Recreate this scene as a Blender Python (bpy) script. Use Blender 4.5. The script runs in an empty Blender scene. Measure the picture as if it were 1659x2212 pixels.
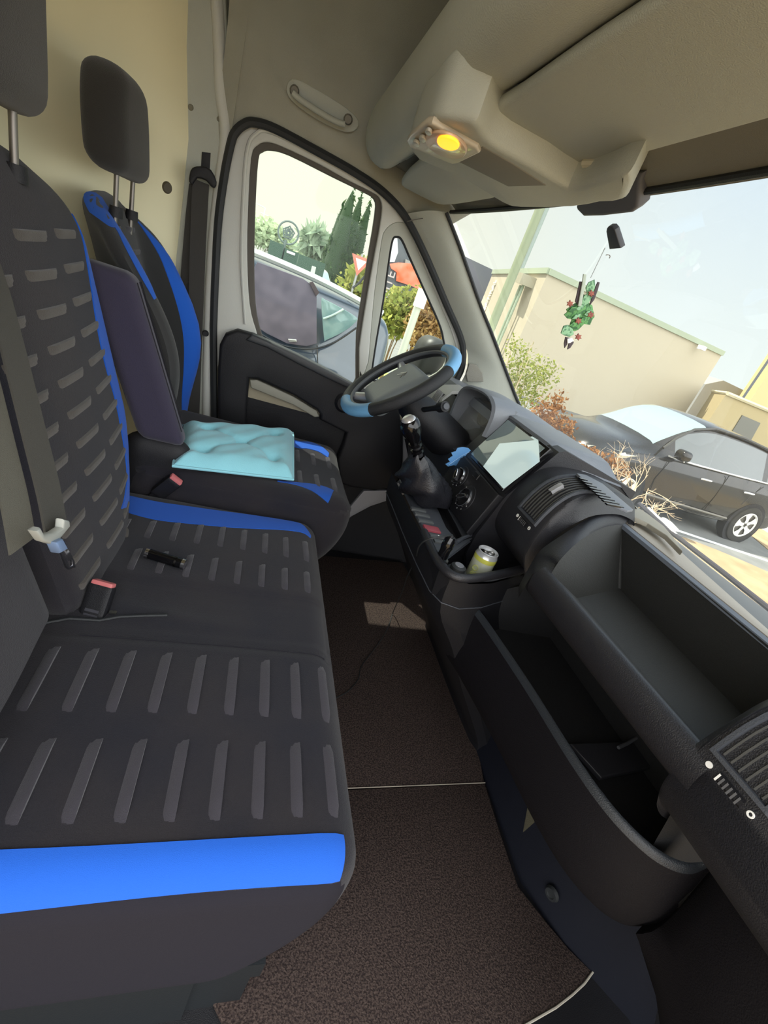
import bpy, bmesh, math, random
from mathutils import Vector, Matrix, geometry
import numpy as np
random.seed(7)
D = bpy.data; SC = bpy.context.scene; COL = SC.collection
R = math.radians
# ------------------------------------------------------------------ camera
FW_, FH_, FOC = 1659.0, 2212.0, 1000.0
ROLL, PITCH, YAW = R(20.9), R(24.5), R(21.0)
CAM = Vector((0, 0, 1.12))
fw = Vector((math.sin(YAW)*math.cos(PITCH), math.cos(YAW)*math.cos(PITCH), -math.sin(PITCH)))
rt0 = Vector((math.cos(YAW), -math.sin(YAW), 0)); up0 = rt0.cross(fw)
up = up0*math.cos(ROLL) - rt0*math.sin(ROLL)
rt = rt0*math.cos(ROLL) + up0*math.sin(ROLL)
cd = D.cameras.new('camera'); co = D.objects.new('camera', cd); COL.objects.link(co)
cd.sensor_fit = 'VERTICAL'; cd.sensor_height = 36.0; cd.sensor_width = 27.0
cd.lens = FOC/FH_*36.0; cd.clip_start = 0.02; cd.clip_end = 500
co.matrix_world = Matrix((rt, up, -fw)).transposed().to_4x4()
co.matrix_world.translation = CAM
SC.camera = co
# ------------------------------------------------------------------ light
w = D.worlds.new('sky'); SC.world = w; w.use_nodes = True
wn = w.node_tree.nodes; wl = w.node_tree.links; wn.clear()
wo = wn.new('ShaderNodeOutputWorld'); wb = wn.new('ShaderNodeBackground')
tc = wn.new('ShaderNodeTexCoord'); sx = wn.new('ShaderNodeSeparateXYZ')
wl.new(tc.outputs['Generated'], sx.inputs[0])
def wmix(fac, a, b):
    m = wn.new('ShaderNodeMix'); m.data_type = 'RGBA'
    wl.new(fac, m.inputs[0])
    for i, v in ((6, a), (7, b)):
        if isinstance(v, tuple): m.inputs[i].default_value = (*v, 1)
        else: wl.new(v, m.inputs[i])
    return m.outputs[2]
def wramp(src, a, b):
    m = wn.new('ShaderNodeMapRange'); m.interpolation_type = 'SMOOTHSTEP'
    wl.new(src, m.inputs[0]); m.inputs[1].default_value = a; m.inputs[2].default_value = b
    return m.outputs[0]
zen = wmix(wramp(sx.outputs[2], -0.02, 0.55), (0.74, 0.79, 0.76), (0.52, 0.63, 0.76))     # haze to blue
dl = wn.new('ShaderNodeVectorMath'); dl.operation = 'DOT_PRODUCT'
wl.new(tc.outputs['Generated'], dl.inputs[0]); dl.inputs[1].default_value = (-0.45, 0.89, 0.1)
glow = wmix(wramp(dl.outputs['Value'], 0.35, 0.95), zen, (0.74, 0.72, 0.57))              # haze brightens toward the sun
back = wmix(wramp(sx.outputs[1], 0.1, -0.5), glow, (2.5, 2.52, 2.55))                     # unseen sky behind the camera, boosted to fill the cab with light
wl.new(back, wb.inputs[0]); wb.inputs[1].default_value = 1.0
wl.new(wb.outputs[0], wo.inputs[0])
sd = D.lights.new('sun', 'SUN'); sd.energy = 6.0; sd.angle = R(0.6); sd.color = (1.0, 0.94, 0.82)
so = D.objects.new('sun', sd); COL.objects.link(so)
SAZ, SEL = R(140), R(58)
so.rotation_euler = Vector((math.cos(SEL)*math.cos(SAZ), math.cos(SEL)*math.sin(SAZ), math.sin(SEL))).to_track_quat('Z', 'Y').to_euler()
so.location = (-3, 8, 9)
SC.view_settings.view_transform = 'Standard'; SC.view_settings.look = 'None'
SC.view_settings.gamma = 1.0; SC.view_settings.exposure = 0.65
SC.view_settings.use_curve_mapping = False
# ------------------------------------------------------------------ helpers
def ray(px, py):
    return (fw*FOC + rt*(px-FW_/2) - up*(py-FH_/2)).normalized()
def P(px, py, x=None, y=None, z=None, pl=None, d=None):
    r = ray(px, py)
    if d is not None: return CAM + r*d
    if pl is not None:
        p0, n = Vector(pl[0]), Vector(pl[1]); return CAM + r*((p0-CAM).dot(n)/r.dot(n))
    i, v = (0, x) if x is not None else (1, y) if y is not None else (2, z)
    return CAM + r*((v-CAM[i])/r[i])
def PP(l, **k): return [P(a, b, **k) for a, b in l]
def lin(c):
    if isinstance(c, str):
        c = [int(c[i:i+2], 16)/255 for i in (0, 2, 4)]
    return tuple(((v+0.055)/1.055)**2.4 if v > 0.04045 else v/12.92 for v in c)
MATS = {}
def mat(name, col, rough=0.6, metal=0.0, bump=0.0, bscale=400.0, col2=None, cscale=8.0, spec=0.5, emis=None, estr=1.0,
        trans=0.0, alpha=1.0, coat=0.0, sheen=0.0, cmin=0.35, cmax=0.65, detail=4.0, sss=0.0):
    if name in MATS: return MATS[name]
    m = D.materials.new(name); m.use_nodes = True; n = m.node_tree.nodes; l = m.node_tree.links
    b = n['Principled BSDF']
    b.inputs['Base Color'].default_value = (*lin(col), 1); b.inputs['Roughness'].default_value = rough
    b.inputs['Metallic'].default_value = metal; b.inputs['Specular IOR Level'].default_value = spec
    b.inputs['Coat Weight'].default_value = coat; b.inputs['Sheen Weight'].default_value = sheen
    b.inputs['Transmission Weight'].default_value = trans; b.inputs['Alpha'].default_value = alpha
    if emis: b.inputs['Emission Color'].default_value = (*lin(emis), 1); b.inputs['Emission Strength'].default_value = estr
    tcn = n.new('ShaderNodeTexCoord')
    if col2:
        nt = n.new('ShaderNodeTexNoise'); nt.inputs['Scale'].default_value = cscale; nt.inputs['Detail'].default_value = detail
        l.new(tcn.outputs['Object'], nt.inputs['Vector'])
        mr = n.new('ShaderNodeMapRange'); mr.inputs[1].default_value = cmin; mr.inputs[2].default_value = cmax
        l.new(nt.outputs[0], mr.inputs[0])
        mx = n.new('ShaderNodeMix'); mx.data_type = 'RGBA'; l.new(mr.outputs[0], mx.inputs[0])
        mx.inputs[6].default_value = (*lin(col), 1); mx.inputs[7].default_value = (*lin(col2), 1)
        l.new(mx.outputs[2], b.inputs['Base Color'])
    if bump:
        nb = n.new('ShaderNodeTexNoise'); nb.inputs['Scale'].default_value = bscale; nb.inputs['Detail'].default_value = 2
        l.new(tcn.outputs['Object'], nb.inputs['Vector'])
        bp = n.new('ShaderNodeBump'); bp.inputs['Strength'].default_value = bump; bp.inputs['Distance'].default_value = 0.002
        l.new(nb.outputs[0], bp.inputs['Height']); l.new(bp.outputs[0], b.inputs['Normal'])
    MATS[name] = m; return m
def glass(name, tint=(0.93, 0.97, 0.95), refl=1.0, veil=0.0, veilcol=(0.8, 0.8, 0.75)):
    m = D.materials.new(name); m.use_nodes = True; n = m.node_tree.nodes; l = m.node_tree.links; n.clear()
    o = n.new('ShaderNodeOutputMaterial'); t = n.new('ShaderNodeBsdfTransparent'); t.inputs[0].default_value = (*tint, 1)
    g = n.new('ShaderNodeBsdfGlossy'); g.inputs['Roughness'].default_value = 0.02
    f = n.new('ShaderNodeFresnel'); f.inputs[0].default_value = 1.35
    mu = n.new('ShaderNodeMath'); mu.operation = 'MULTIPLY'; l.new(f.outputs[0], mu.inputs[0]); mu.inputs[1].default_value = refl
    mx = n.new('ShaderNodeMixShader'); l.new(mu.outputs[0], mx.inputs[0]); l.new(t.outputs[0], mx.inputs[1]); l.new(g.outputs[0], mx.inputs[2])
    out = mx.outputs[0]
    if veil:                                            # thin film of dust on the pane
        df = n.new('ShaderNodeBsdfDiffuse'); df.inputs[0].default_value = (*veilcol, 1)
        m2 = n.new('ShaderNodeMixShader'); m2.inputs[0].default_value = veil
        l.new(out, m2.inputs[1]); l.new(df.outputs[0], m2.inputs[2]); out = m2.outputs[0]
    l.new(out, o.inputs[0]); MATS[name] = m; return m

def worldorg(p):
    o = Vector((0, 0, 0))
    while p is not None: o = o + p.location; p = p.parent
    return o
def thing(name, label, cat, loc, group=None, kind=None):
    o = D.objects.new(name, None); o.empty_display_size = 0.05; COL.objects.link(o); o.location = loc
    o['label'] = label; o['category'] = cat
    if group: o['group'] = group
    if kind: o['kind'] = kind
    return o
def tag(o, label=None, cat=None, group=None, kind=None):
    if label: o['label'] = label
    if cat: o['category'] = cat
    if group: o['group'] = group
    if kind: o['kind'] = kind
    return o
def mk(name, V, F, m, parent=None, smooth=True, sharp=None):
    V = [Vector(v) for v in V]
    if parent is not None: org = worldorg(parent)
    else:
        lo = [min(v[i] for v in V) for i in range(3)]; hi = [max(v[i] for v in V) for i in range(3)]
        org = Vector(((lo[0]+hi[0])/2, (lo[1]+hi[1])/2, lo[2]))
    me = D.meshes.new(name); me.from_pydata([tuple(v-org) for v in V], [], F)
    bm = bmesh.new(); bm.from_mesh(me)
    bmesh.ops.remove_doubles(bm, verts=bm.verts, dist=1e-6)
    bmesh.ops.recalc_face_normals(bm, faces=bm.faces)
    for f in bm.faces: f.smooth = smooth
    bm.to_mesh(me); bm.free()
    if smooth: me.set_sharp_from_angle(angle=R(sharp if sharp else 40))
    me.materials.append(m)
    o = D.objects.new(name, me); COL.objects.link(o)
    if parent is not None: o.parent = parent
    else: o.location = org
    return o
class MB:
    def __init__(s): s.V = []; s.F = []
    def add(s, V, F):
        n = len(s.V); s.V += [Vector(v) for v in V]; s.F += [[i+n for i in f] for f in F]; return s
    def grid(s, rows, closeu=False, closev=False):
        n = len(rows); m = len(rows[0]); V = [p for r in rows for p in r]; F = []
        for i in range(n if closeu else n-1):
            for j in range(m if closev else m-1):
                F.append([i*m+j, i*m+(j+1) % m, ((i+1) % n)*m+(j+1) % m, ((i+1) % n)*m+j])
        return s.add(V, F)
    def box(s, lo, hi, M=None):
        V = [Vector((x, y, z)) for x in (lo[0], hi[0]) for y in (lo[1], hi[1]) for z in (lo[2], hi[2])]
        if M is not None: V = [M @ v for v in V]
        return s.add(V, [[0, 1, 3, 2], [4, 6, 7, 5], [0, 4, 5, 1], [2, 3, 7, 6], [0, 2, 6, 4], [1, 5, 7, 3]])
    def build(s, name, m, parent=None, smooth=True, sharp=None): return mk(name, s.V, s.F, m, parent, smooth, sharp)
def frame(a, b, hint=Vector((0, 0, 1))):
    z = (b-a).normalized()
    if abs(z.dot(hint)) > 0.98: hint = Vector((1, 0, 0))
    x = hint.cross(z).normalized(); return x, z.cross(x), z
def tube_rows(pts, r, n=10, closed=False, cap=True):
    pts = [Vector(p) for p in pts]; N = len(pts); rr = r if isinstance(r, (list, tuple)) else [r]*N
    rows = []; px = None
    for i, p in enumerate(pts):
        a = pts[i-1] if (i > 0 or closed) else p; b = pts[(i+1) % N] if (i < N-1 or closed) else p
        t = (b-a).normalized()
        if px is None: h = Vector((0, 0, 1)) if abs(t.z) < 0.9 else Vector((1, 0, 0)); px = h.cross(t).normalized()
        px = (px - t*px.dot(t)).normalized(); py = t.cross(px)
        rows.append([p+(px*math.cos(2*math.pi*k/n)+py*math.sin(2*math.pi*k/n))*rr[i] for k in range(n)])
    if cap and not closed: rows = [[pts[0]]*n] + rows + [[pts[-1]]*n]
    return rows
def tube(mb, pts, r, n=10, closed=False): return mb.grid(tube_rows(pts, r, n, closed), closeu=closed, closev=True)
def crom(pts, n=6, closed=False):
    pts = [Vector(p) for p in pts]; N = len(pts); out = []
    for i in range(N if closed else N-1):
        p0 = pts[i-1] if (i > 0 or closed) else pts[0]; p1 = pts[i]; p2 = pts[(i+1) % N]
        p3 = pts[(i+2) % N] if (i+2 < N or closed) else pts[-1]
        for k in range(n):
            t = k/n; out.append(0.5*((2*p1)+(p2-p0)*t+(2*p0-5*p1+4*p2-p3)*t*t+(3*p1-p0-3*p2+p3)*t**3))
    if not closed: out.append(pts[-1])
    return out
def plate(name, loops, thick, m, parent=None, bevel=0.0, smooth_n=0, nrm=None, side=1):
    """flat outline (3-D points on one plane) with holes, given real thickness and a bevelled edge; grows away from the viewer"""
    L0 = [Vector(p) for p in loops[0]]
    c = sum(L0, Vector())/len(L0)
    if nrm is None:
        nrm = Vector()
        for i in range(len(L0)): nrm += (L0[i]-c).cross(L0[(i+1) % len(L0)]-c)
    n = Vector(nrm).normalized()
    if n.dot(CAM-c) < 0: n = -n
    ux = n.orthogonal().normalized(); uy = n.cross(ux)
    cu = D.curves.new('t', 'CURVE'); cu.dimensions = '2D'; cu.fill_mode = 'BOTH'
    for lp in loops:
        lp = [Vector(p) for p in lp]
        if smooth_n: lp = crom(lp, smooth_n, True)
        sp = cu.splines.new('POLY'); sp.points.add(len(lp)-1); sp.use_cyclic_u = True
        for i, p in enumerate(lp): sp.points[i].co = ((p-c).dot(ux), (p-c).dot(uy), 0, 1)
    cu.extrude = max(thick/2-bevel, 0.0001); cu.bevel_depth = bevel; cu.bevel_resolution = 2
    cu.offset = -bevel
    to = D.objects.new('t', cu); COL.objects.link(to)
    dg = bpy.context.evaluated_depsgraph_get(); dg.update()
    me = D.meshes.new_from_object(to.evaluated_get(dg))
    V = [c + ux*v.co.x + uy*v.co.y + n*(v.co.z-side*thick/2) for v in me.vertices]; F = [list(p.vertices) for p in me.polygons]
    D.objects.remove(to); D.curves.remove(cu); D.meshes.remove(me)
    return mk(name, V, F, m, parent, True, 35)
def text(name, s, M, size, m, parent, depth=0.001):
    cu = D.curves.new('t', 'FONT'); cu.body = s; cu.size = size; cu.extrude = depth; cu.align_x = 'CENTER'; cu.align_y = 'CENTER'
    to = D.objects.new('t', cu); COL.objects.link(to)
    dg = bpy.context.evaluated_depsgraph_get(); dg.update(); me = D.meshes.new_from_object(to.evaluated_get(dg))
    V = [M @ v.co for v in me.vertices]; F = [list(p.vertices) for p in me.polygons]
    D.objects.remove(to); D.curves.remove(cu); D.meshes.remove(me)
    return mk(name, V, F, m, parent, False)
def axes(o, x, y):
    x = Vector(x).normalized(); y = Vector(y); y = (y-x*x.dot(y)).normalized(); z = x.cross(y)
    M = Matrix((x, y, z)).transposed().to_4x4(); M.translation = Vector(o); return M
def lathe(mb, prof, M, n=24):
    rows = [[M @ Vector((r*math.cos(2*math.pi*k/n), r*math.sin(2*math.pi*k/n), z)) for k in range(n)] for r, z in prof]
    return mb.grid(rows, closev=True)
class RB:
    """rounded padded block with a displacement and a bend; parts of its skin can be cut out or overlaid"""
    def __init__(s, lo, hi, r, disp=None, deform=None):
        s.lo, s.hi, s.r = Vector(lo), Vector(hi), r
        s.disp = disp or (lambda p, n: 0.0); s.deform = deform or (lambda p: p)
    def F(s, p, off=0.0):
        p = Vector(p); r = s.r if isinstance(s.r, (list, tuple)) else (s.r,)*3
        q = Vector([min(max(p[i], s.lo[i]+r[i]), s.hi[i]-r[i]) for i in range(3)])
        d = Vector([(p[i]-q[i])/r[i] for i in range(3)])
        d = d.normalized() if d.length > 1e-9 else Vector((0, 0, 1))
        n = d
        return s.deform(q + Vector([d[i]*r[i] for i in range(3)]) + n*(off + s.disp(p, n)))
    def skin(s, step):
        mb = MB(); lo, hi = s.lo, s.hi
        def ax(i):
            k = max(2, int(round((hi[i]-lo[i])/step))); return [lo[i]+(hi[i]-lo[i])*j/k for j in range(k+1)]
        A = [ax(0), ax(1), ax(2)]
        for i in range(3):
            j, k = (i+1) % 3, (i+2) % 3
            for c in (lo[i], hi[i]):
                rows = []
                for a in A[j]:
                    row = []
                    for b in A[k]:
                        p = [0, 0, 0]; p[i] = c; p[j] = a; p[k] = b; row.append(s.F(p))
                    rows.append(row)
                mb.grid(rows)
        return mb
    def strip(s, name, L, Rr, m, parent, nx=5, off=0.0022, sub=6):
        """band on the skin between two lines of block points"""
        L = crom(L, sub); Rr = crom(Rr, sub); rows = []
        for a, b in zip(L, Rr):
            row = [s.F(a, -0.004)]+[s.F(a.lerp(b, t/(nx-1)), off) for t in range(nx)]+[s.F(b, -0.004)]
            rows.append(row)
        return MB().grid(rows).build(name, m, parent)
def tape(mb, pts, wdir, width, th=0.0015):
    """flat webbing along pts; wdir = direction(s) of its width"""
    pts = [Vector(p) for p in pts]; rows = []
    for i, p in enumerate(pts):
        wv = Vector(wdir[i] if isinstance(wdir, list) else wdir).normalized()
        t = (pts[min(i+1, len(pts)-1)]-pts[max(i-1, 0)]).normalized(); n = t.cross(wv).normalized()
        a = p-wv*width/2; b = p+wv*width/2
        rows.append([a+n*th, b+n*th, b-n*th, a-n*th])
    return mb.grid(rows, closev=True)
# ------------------------------------------------------------------ materials
FAB = mat('seat fabric', '292629', 0.95, bump=0.6, bscale=900, col2='1e1e26', cscale=5, sheen=0.13, spec=0.2)
FABD = mat('dark fabric', '232228', 0.95, bump=0.5, bscale=900, sheen=0.15, spec=0.2)
WELT = mat('raised welt fabric', '37343a', 0.9, bump=0.5, bscale=900, sheen=0.25, spec=0.25)
BLUE = mat('blue fabric', '1c58ba', 0.85, bump=0.3, bscale=1200, sheen=0.1, spec=0.25)
PUR = mat('armrest cloth', '302b3e', 0.85, bump=0.4, bscale=900, sheen=0.2)
BLK = mat('black plastic', '141418', 0.55, bump=0.35, bscale=700, spec=0.4)
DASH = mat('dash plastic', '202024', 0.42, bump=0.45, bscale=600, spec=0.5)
DASHL = mat('dash top painted sheen', '6f7379', 0.42, bump=0.4, bscale=600, spec=0.5)  # lightened so the colour carries the grazing sheen
GREY = mat('grey dash plastic', '3d4046', 0.5, bump=0.3, bscale=700)
GLOSS = mat('gloss black', '0b0b0d', 0.12)
TRIM = mat('trim plastic', 'b1b4aa', 0.7, bump=0.3, bscale=500, col2='a7aaa0', cscale=3)
TRIML = mat('light trim', 'c0c1ba', 0.6, bump=0.2, bscale=500)
HEADL = mat('headliner', 'a2a398', 0.95, bump=0.4, bscale=700, col2='929185', cscale=2.5, spec=0.2)
VISOR = mat('visor vinyl', 'a6aaa2', 0.75, bump=0.4, bscale=600)
BULK = mat('painted bulkhead', 'f0e9c4', 0.6, bump=0.1, bscale=60, col2='e6deb8', cscale=1.5)
RUB = mat('rubber', '1d2022', 0.6, bump=0.3, bscale=800)
RUBG = mat('grey rubber', '57534d', 0.8)
CHR = mat('chrome', 'd8d8da', 0.15, metal=1.0)
STEEL = mat('brushed steel', '9a9a98', 0.35, metal=1.0)
CARPET = mat('brown grey carpet', '4a3f3a', 1.0, bump=1.0, bscale=350, col2='2c2524', cscale=260, spec=0.1, cmin=0.4, cmax=0.6, detail=2)
GL = glass('pane', refl=0.4)
GLW = glass('windshield pane', tint=(0.94, 0.97, 0.96), refl=0.12, veil=0.10, veilcol=(0.85, 0.84, 0.78))
WHITE = mat('white paint', 'e8e8e4', 0.5)
ZG = -0.60      # ground level
# ================================================================== SETTING: cab shell
mb = MB().box((-0.62, -0.06, -0.04), (1.25, 1.86, 0.0)); tag(mb.build('floor', BLK, None, False), kind='structure')
# bulkhead: a panel that bends forward at its outer end
rows = []
for z, dx, xe in ((0, 0, -0.27), (0.6, 0, -0.27), (1.0, 0.0, -0.285), (1.12, 0, -0.288), (1.3, -0.01, -0.292), (1.5, -0.03, -0.325), (1.6, -0.04, -0.335), (1.95, -0.06, -0.34)):
    k = lambda t: -0.575+dx+(xe+0.575-dx)*t
    rows.append([Vector((x, y, z)) for x, y in ((-0.575+dx, -0.1), (-0.575+dx, 1.30), (k(0.06), 1.42), (k(0.22), 1.54), (k(0.44), 1.64), (k(0.68), 1.72), (k(0.97), 1.795), (k(1.0), 1.84), (k(1.0), 1.88))])
rows2 = [[p+Vector((-0.03, 0, 0)) for p in r] for r in rows]
mb = MB().grid(rows); mb.grid(rows2); tag(mb.build('wall_back', BULK), kind='structure')
# black plug on the bulkhead
t = thing('cap_plug', 'small dark oval plug in the cream bulkhead, right of the driver headrest', 'plug', P(360, 405, pl=((-0.385, 1.72, 1.1), (0.66, -0.75, 0))))
n0 = Vector((0.66, -0.75, 0)).normalized(); c0 = P(360, 405, pl=((-0.385, 1.72, 1.1), (0.66, -0.75, 0)))
mb = MB(); lathe(mb, [(0.0, 0.006), (0.012, 0.006), (0.016, 0.002), (0.017, -0.004)], axes(c0, (0, 0, 1), n0.cross(Vector((0, 0, 1)))) if (axes(c0, (0, 0, 1), n0.cross(Vector((0, 0, 1)))).to_3x3() @ Vector((0, 0, 1))).dot(n0) > 0 else axes(c0, n0.cross(Vector((0, 0, 1))), (0, 0, 1)), 20); mb.build('plug_cap', mat('plug', '4a4230', 0.6), t)
# door side --------------------------------------------------------------
YD = 1.80
seal_px = [(463, 905), (461, 740), (462, 675), (466, 574), (472, 473), (486, 371), (500, 305), (509, 285), (525, 270), (547, 264), (594, 278), (688, 328),
           (766, 372), (829, 416), (876, 469), (917, 548), (964, 657), (992, 720), (1001, 758), (998, 795), (986, 823), (975, 860)]
seal = crom(PP(seal_px, y=YD-0.015), 5)
win_o = [(534, 563), (535, 469), (542, 341), (556, 313), (578, 306), (610, 316), (688, 353), (751, 388), (801, 413), (822, 430), (824, 469), (801, 595), (776, 752), (768, 870), (650, 812), (575, 768), (553, 714), (539, 657)]
win_i = [(549, 563), (552, 438), (558, 344), (567, 328), (585, 324), (625, 335), (719, 382), (782, 413), (808, 430), (810, 463), (791, 579), (770, 720), (758, 845), (650, 790), (581, 748), (563, 714), (552, 657)]
q_o = [(790, 830), (796, 780), (808, 640), (824, 523), (832, 498), (848, 483), (867, 480), (881, 490), (907, 551), (951, 657), (980, 730), (990, 800), (940, 840)]
q_i = [(800, 820), (804, 795), (813, 736), (829, 642), (840, 563), (848, 519), (857, 512), (868, 519), (885, 557), (920, 635), (948, 698), (958, 735), (962, 790), (900, 825)]
sm2 = lambda l: [(v.x, v.y) for v in crom([Vector((a, b, 0)) for a, b in l], 3, True)]
win_o, win_i, q_o, q_i = sm2(win_o), sm2(win_i), sm2(q_o), sm2(q_i)
door = thing('door_1', 'driver door of the van, light grey frame with black and beige lower panel', 'door', (0.3, 1.82, 0.05), kind='structure')
for k in ('label', 'category'): del door[k]
outer = [(p.x, YD, p.z) for p in seal] + [(0.62, YD, 0.12), (0.2, YD, 0.06), (-0.05, YD, 0.06)]
plate('door_frame', [outer, PP(win_o, y=YD), PP(q_o, y=YD)], 0.05, TRIML, door, 0.004)
plate('window_rubber', [PP(win_o, y=YD+0.012), PP(win_i, y=YD+0.012)], 0.02, RUBG, door, 0.003)
wf = plate('quarter_window_trim', [PP(q_o, y=YD+0.004), PP(q_i, y=YD+0.004)], 0.02, TRIM, door, 0.003)
mb = MB(); tube(mb, crom(PP(q_i, y=YD+0.006), 3, True), 0.004, 6, True); mb.build('quarter_seal', RUB, wf)
g = plate('window_pane', [PP(win_o, y=YD+0.03)], 0.003, GL, door)
plate('quarter_pane', [PP(q_i, y=YD+0.02)], 0.003, GL, door)
mb = MB(); tube(mb, seal, 0.0125, 8); mb.build('door_seal', RUB, door)
# shaded return of the frame (pressed step) left of the glass
mb = MB(); tube(mb, crom(PP([(530, 700), (522, 560), (527, 400), (535, 320), (552, 290), (585, 285), (690, 335), (800, 395), (832, 425)], y=YD-0.002), 5), 0.006, 8); mb.build('frame_bead', TRIML, door)
# door card
plate('door_card', [PP([(462, 900), (470, 790), (600, 800), (760, 880), (875, 900), (868, 1040), (790, 1075), (716, 1135), (640, 1180), (462, 1150)], y=1.79)], 0.03, mat('beige door card', 'a39a83', 0.8, bump=0.4, bscale=600), door, 0.004)
blk = [(469, 1000), (470, 800), (474, 745), (486, 722), (512, 713), (545, 722), (577, 737), (641, 767), (719, 808), (757, 828), (800, 850), (862, 880), (872, 940), (871, 1000), (862, 1035), (845, 1054), (810, 1061),
       (760, 1054), (735, 1046), (728, 994), (742, 960), (748, 936), (691, 908), (692, 897), (684, 886), (634, 855), (556, 820), (538, 819), (531, 908), (528, 1000)]
plate('armrest_panel', [PP(blk, y=1.745)], 0.05, BLK, door, 0.012)
plate('pull_ledge', [PP([(540, 821), (556, 821), (634, 857), (684, 888), (690, 900), (680, 902), (634, 875), (542, 838)], y=1.755)], 0.02, mat('ledge grey', '8f8d80', 0.6), door, 0.004)
plate('window_ledge', [PP([(545, 722), (577, 736), (641, 766), (719, 806), (760, 829), (758, 842), (700, 815), (640, 785), (577, 752), (530, 735)], y=1.735)], 0.05, mat('armrest soft top', '35373a', 0.5, bump=0.3), door, 0.008)
mb = MB(); lathe(mb, [(0.0, 0.012), (0.03, 0.012), (0.04, 0.002)], axes(P(745, 870, y=1.742), (1, 0, 0), (0, 0, 1)), 20); mb.build('door_speaker', BLK, door)
# sill metal
tag(plate('trim_1', [PP([(861, 955), (867, 1038), (842, 1060), (786, 1061), (737, 1118), (684, 1163), (698, 1172), (717, 1149), (759, 1116), (800, 1094), (842, 1080), (875, 1068), (885, 1000), (872, 940)], y=1.77)], 0.02, mat('sill paint', '8e8d90', 0.4), None, 0.003), kind='structure')
mb = MB().box((0.0, 1.79, -0.02), (1.2, 1.88, 0.60)); tag(mb.build('wall_left', BLK, None, False), kind='structure')
# B pillar
bp = [(392, -60), (388, 100), (378, 200), (395, 260), (401, 330), (395, 420), (378, 560), (360, 700), (355, 930), (470, 930), (462, 740), (462, 640), (470, 490), (486, 371), (503, 300), (512, 262), (495, 150), (488, 0), (486, -60)]
bpl = thing('trim_2', '', '', (-0.25, 1.82, 0.3), kind='structure'); del bpl['label']; del bpl['category']
plate('pillar_trim', [PP(bp, y=1.80)], 0.04, TRIM, bpl, 0.006)
mb = MB(); tube(mb, crom(PP([(462, -80), (472, 60), (477, 200), (488, 290), (474, 400), (461, 520), (453, 650), (448, 800), (446, 920)], y=1.802), 5), 0.017, 12); mb.build('pillar_edge', TRIML, bpl)
for c, s in (((412, 232), 0.006), ((473, 257), 0.005)):
    mb = MB(); lathe(mb, [(0, 0.003), (s, 0.003), (s*1.3, 0)], axes(P(*c, y=1.799), (1, 0, 0), (0, 0, 1)), 12); mb.build('trim_clip', mat('clip', '6e6a58', 0.6), bpl)
plate('belt_slot', [PP([(436, 328), (455, 330), (453, 366), (434, 362)], y=1.798)], 0.006, BLK, bpl, 0.001)
# headliner over the door, rolling into the roof
topl = [p for p in seal if p.z > 1.2 and p.x < 0.50]
rows = []
for dz, y in ((-0.01, 1.80), (0.03, 1.795), (0.10, 1.785), (0.18, 1.76), (0.26, 1.70), (0.33, 1.60), (0.38, 1.45), (0.40, 1.2), (0.40, 0.0), (0.40, -0.06)):
    r = []
    for p in topl:
        zz = 1.40 if dz > 0.05 else p.z
        k = min(1, max(0, dz/0.15)); zb = p.z*(1-k)+1.40*k
        r.append(Vector((p.x, y, zb+dz)))
    r = [Vector((-0.235 if dz < 0.3 else -0.30 if dz < 0.35 else -0.64, y, (1.40+dz) if dz > 0 else 1.40))]*1 + r + [Vector((0.62 if dz >= 0.1 else r[-1].x+0.005, y, r[-1].z))]
    rows.append(r)
mb = MB().grid(rows); mb.grid([[p+Vector((0, 0.015, 0.015)) for p in r] for r in rows]); tag(mb.build('ceiling', HEADL), kind='structure')
mb = MB().box((-0.36, 1.86, 1.46), (0.30, 1.88, 1.90)); tag(mb.build('trim_6', HEADL, None, False), kind='structure')
# A pillar trim: between door seal and windshield edge
def WS(y, t):     # inner face of the windshield: y across, t 0 top .. 1 bottom
    b = 1-((y-0.9)/0.87)**2
    x = (0.515+0.05*b)*(1-t)+(1.065+0.105*b-0.13*max(0, 0.9-y))*t; z = 1.405*(1-t)+(0.855-0.065*b)*t
    return Vector((x, y, z + 0.03*math.sin(math.pi*t)))
sl = crom(PP([(878, 462), (893, 490), (920, 540), (950, 610), (975, 672), (1000, 735), (1010, 765), (1008, 800), (996, 826), (985, 850), (980, 880)], y=YD-0.012), 4)
we = crom(PP([(960, 458), (985, 520), (1010, 590), (1035, 660), (1060, 722), (1082, 780), (1098, 822), (1112, 858), (1124, 885), (1130, 900), (1136, 915)], y=1.725), 4)
rows = [[a.lerp(b, t)+Vector((0, -0.018*math.sin(math.pi*t), 0.006*math.sin(math.pi*t))) for t in [i/8 for i in range(9)]]+[b+Vector((0.004, 0.03, 0))] for a, b in zip(sl, we)]
ap = thing('trim_3', '', '', (0.8, 1.78, 0.85), kind='structure'); del ap['label']; del ap['category']
MB().grid(rows).build('pillar_cover', TRIM, ap)
plate('speaker_grille', [PP([(1014, 786), (1030, 788), (1042, 806), (1045, 825), (1010, 825), (1007, 808)], y=1.742)], 0.012, mat('grille grey', '7f7d74', 0.8, bump=1.0, bscale=900), ap, 0.003)
mb = MB(); tube(mb, crom(PP([(880, 478), (905, 473), (935, 468), (962, 461)], y=1.755), 3), 0.0015, 6); mb.build('trim_joint', RUBG, ap)
mb = MB(); tube(mb, [p+Vector((0.006, -0.004, 0)) for p in we], 0.006, 8); mb.build('windshield_rubber', RUB, ap)
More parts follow.
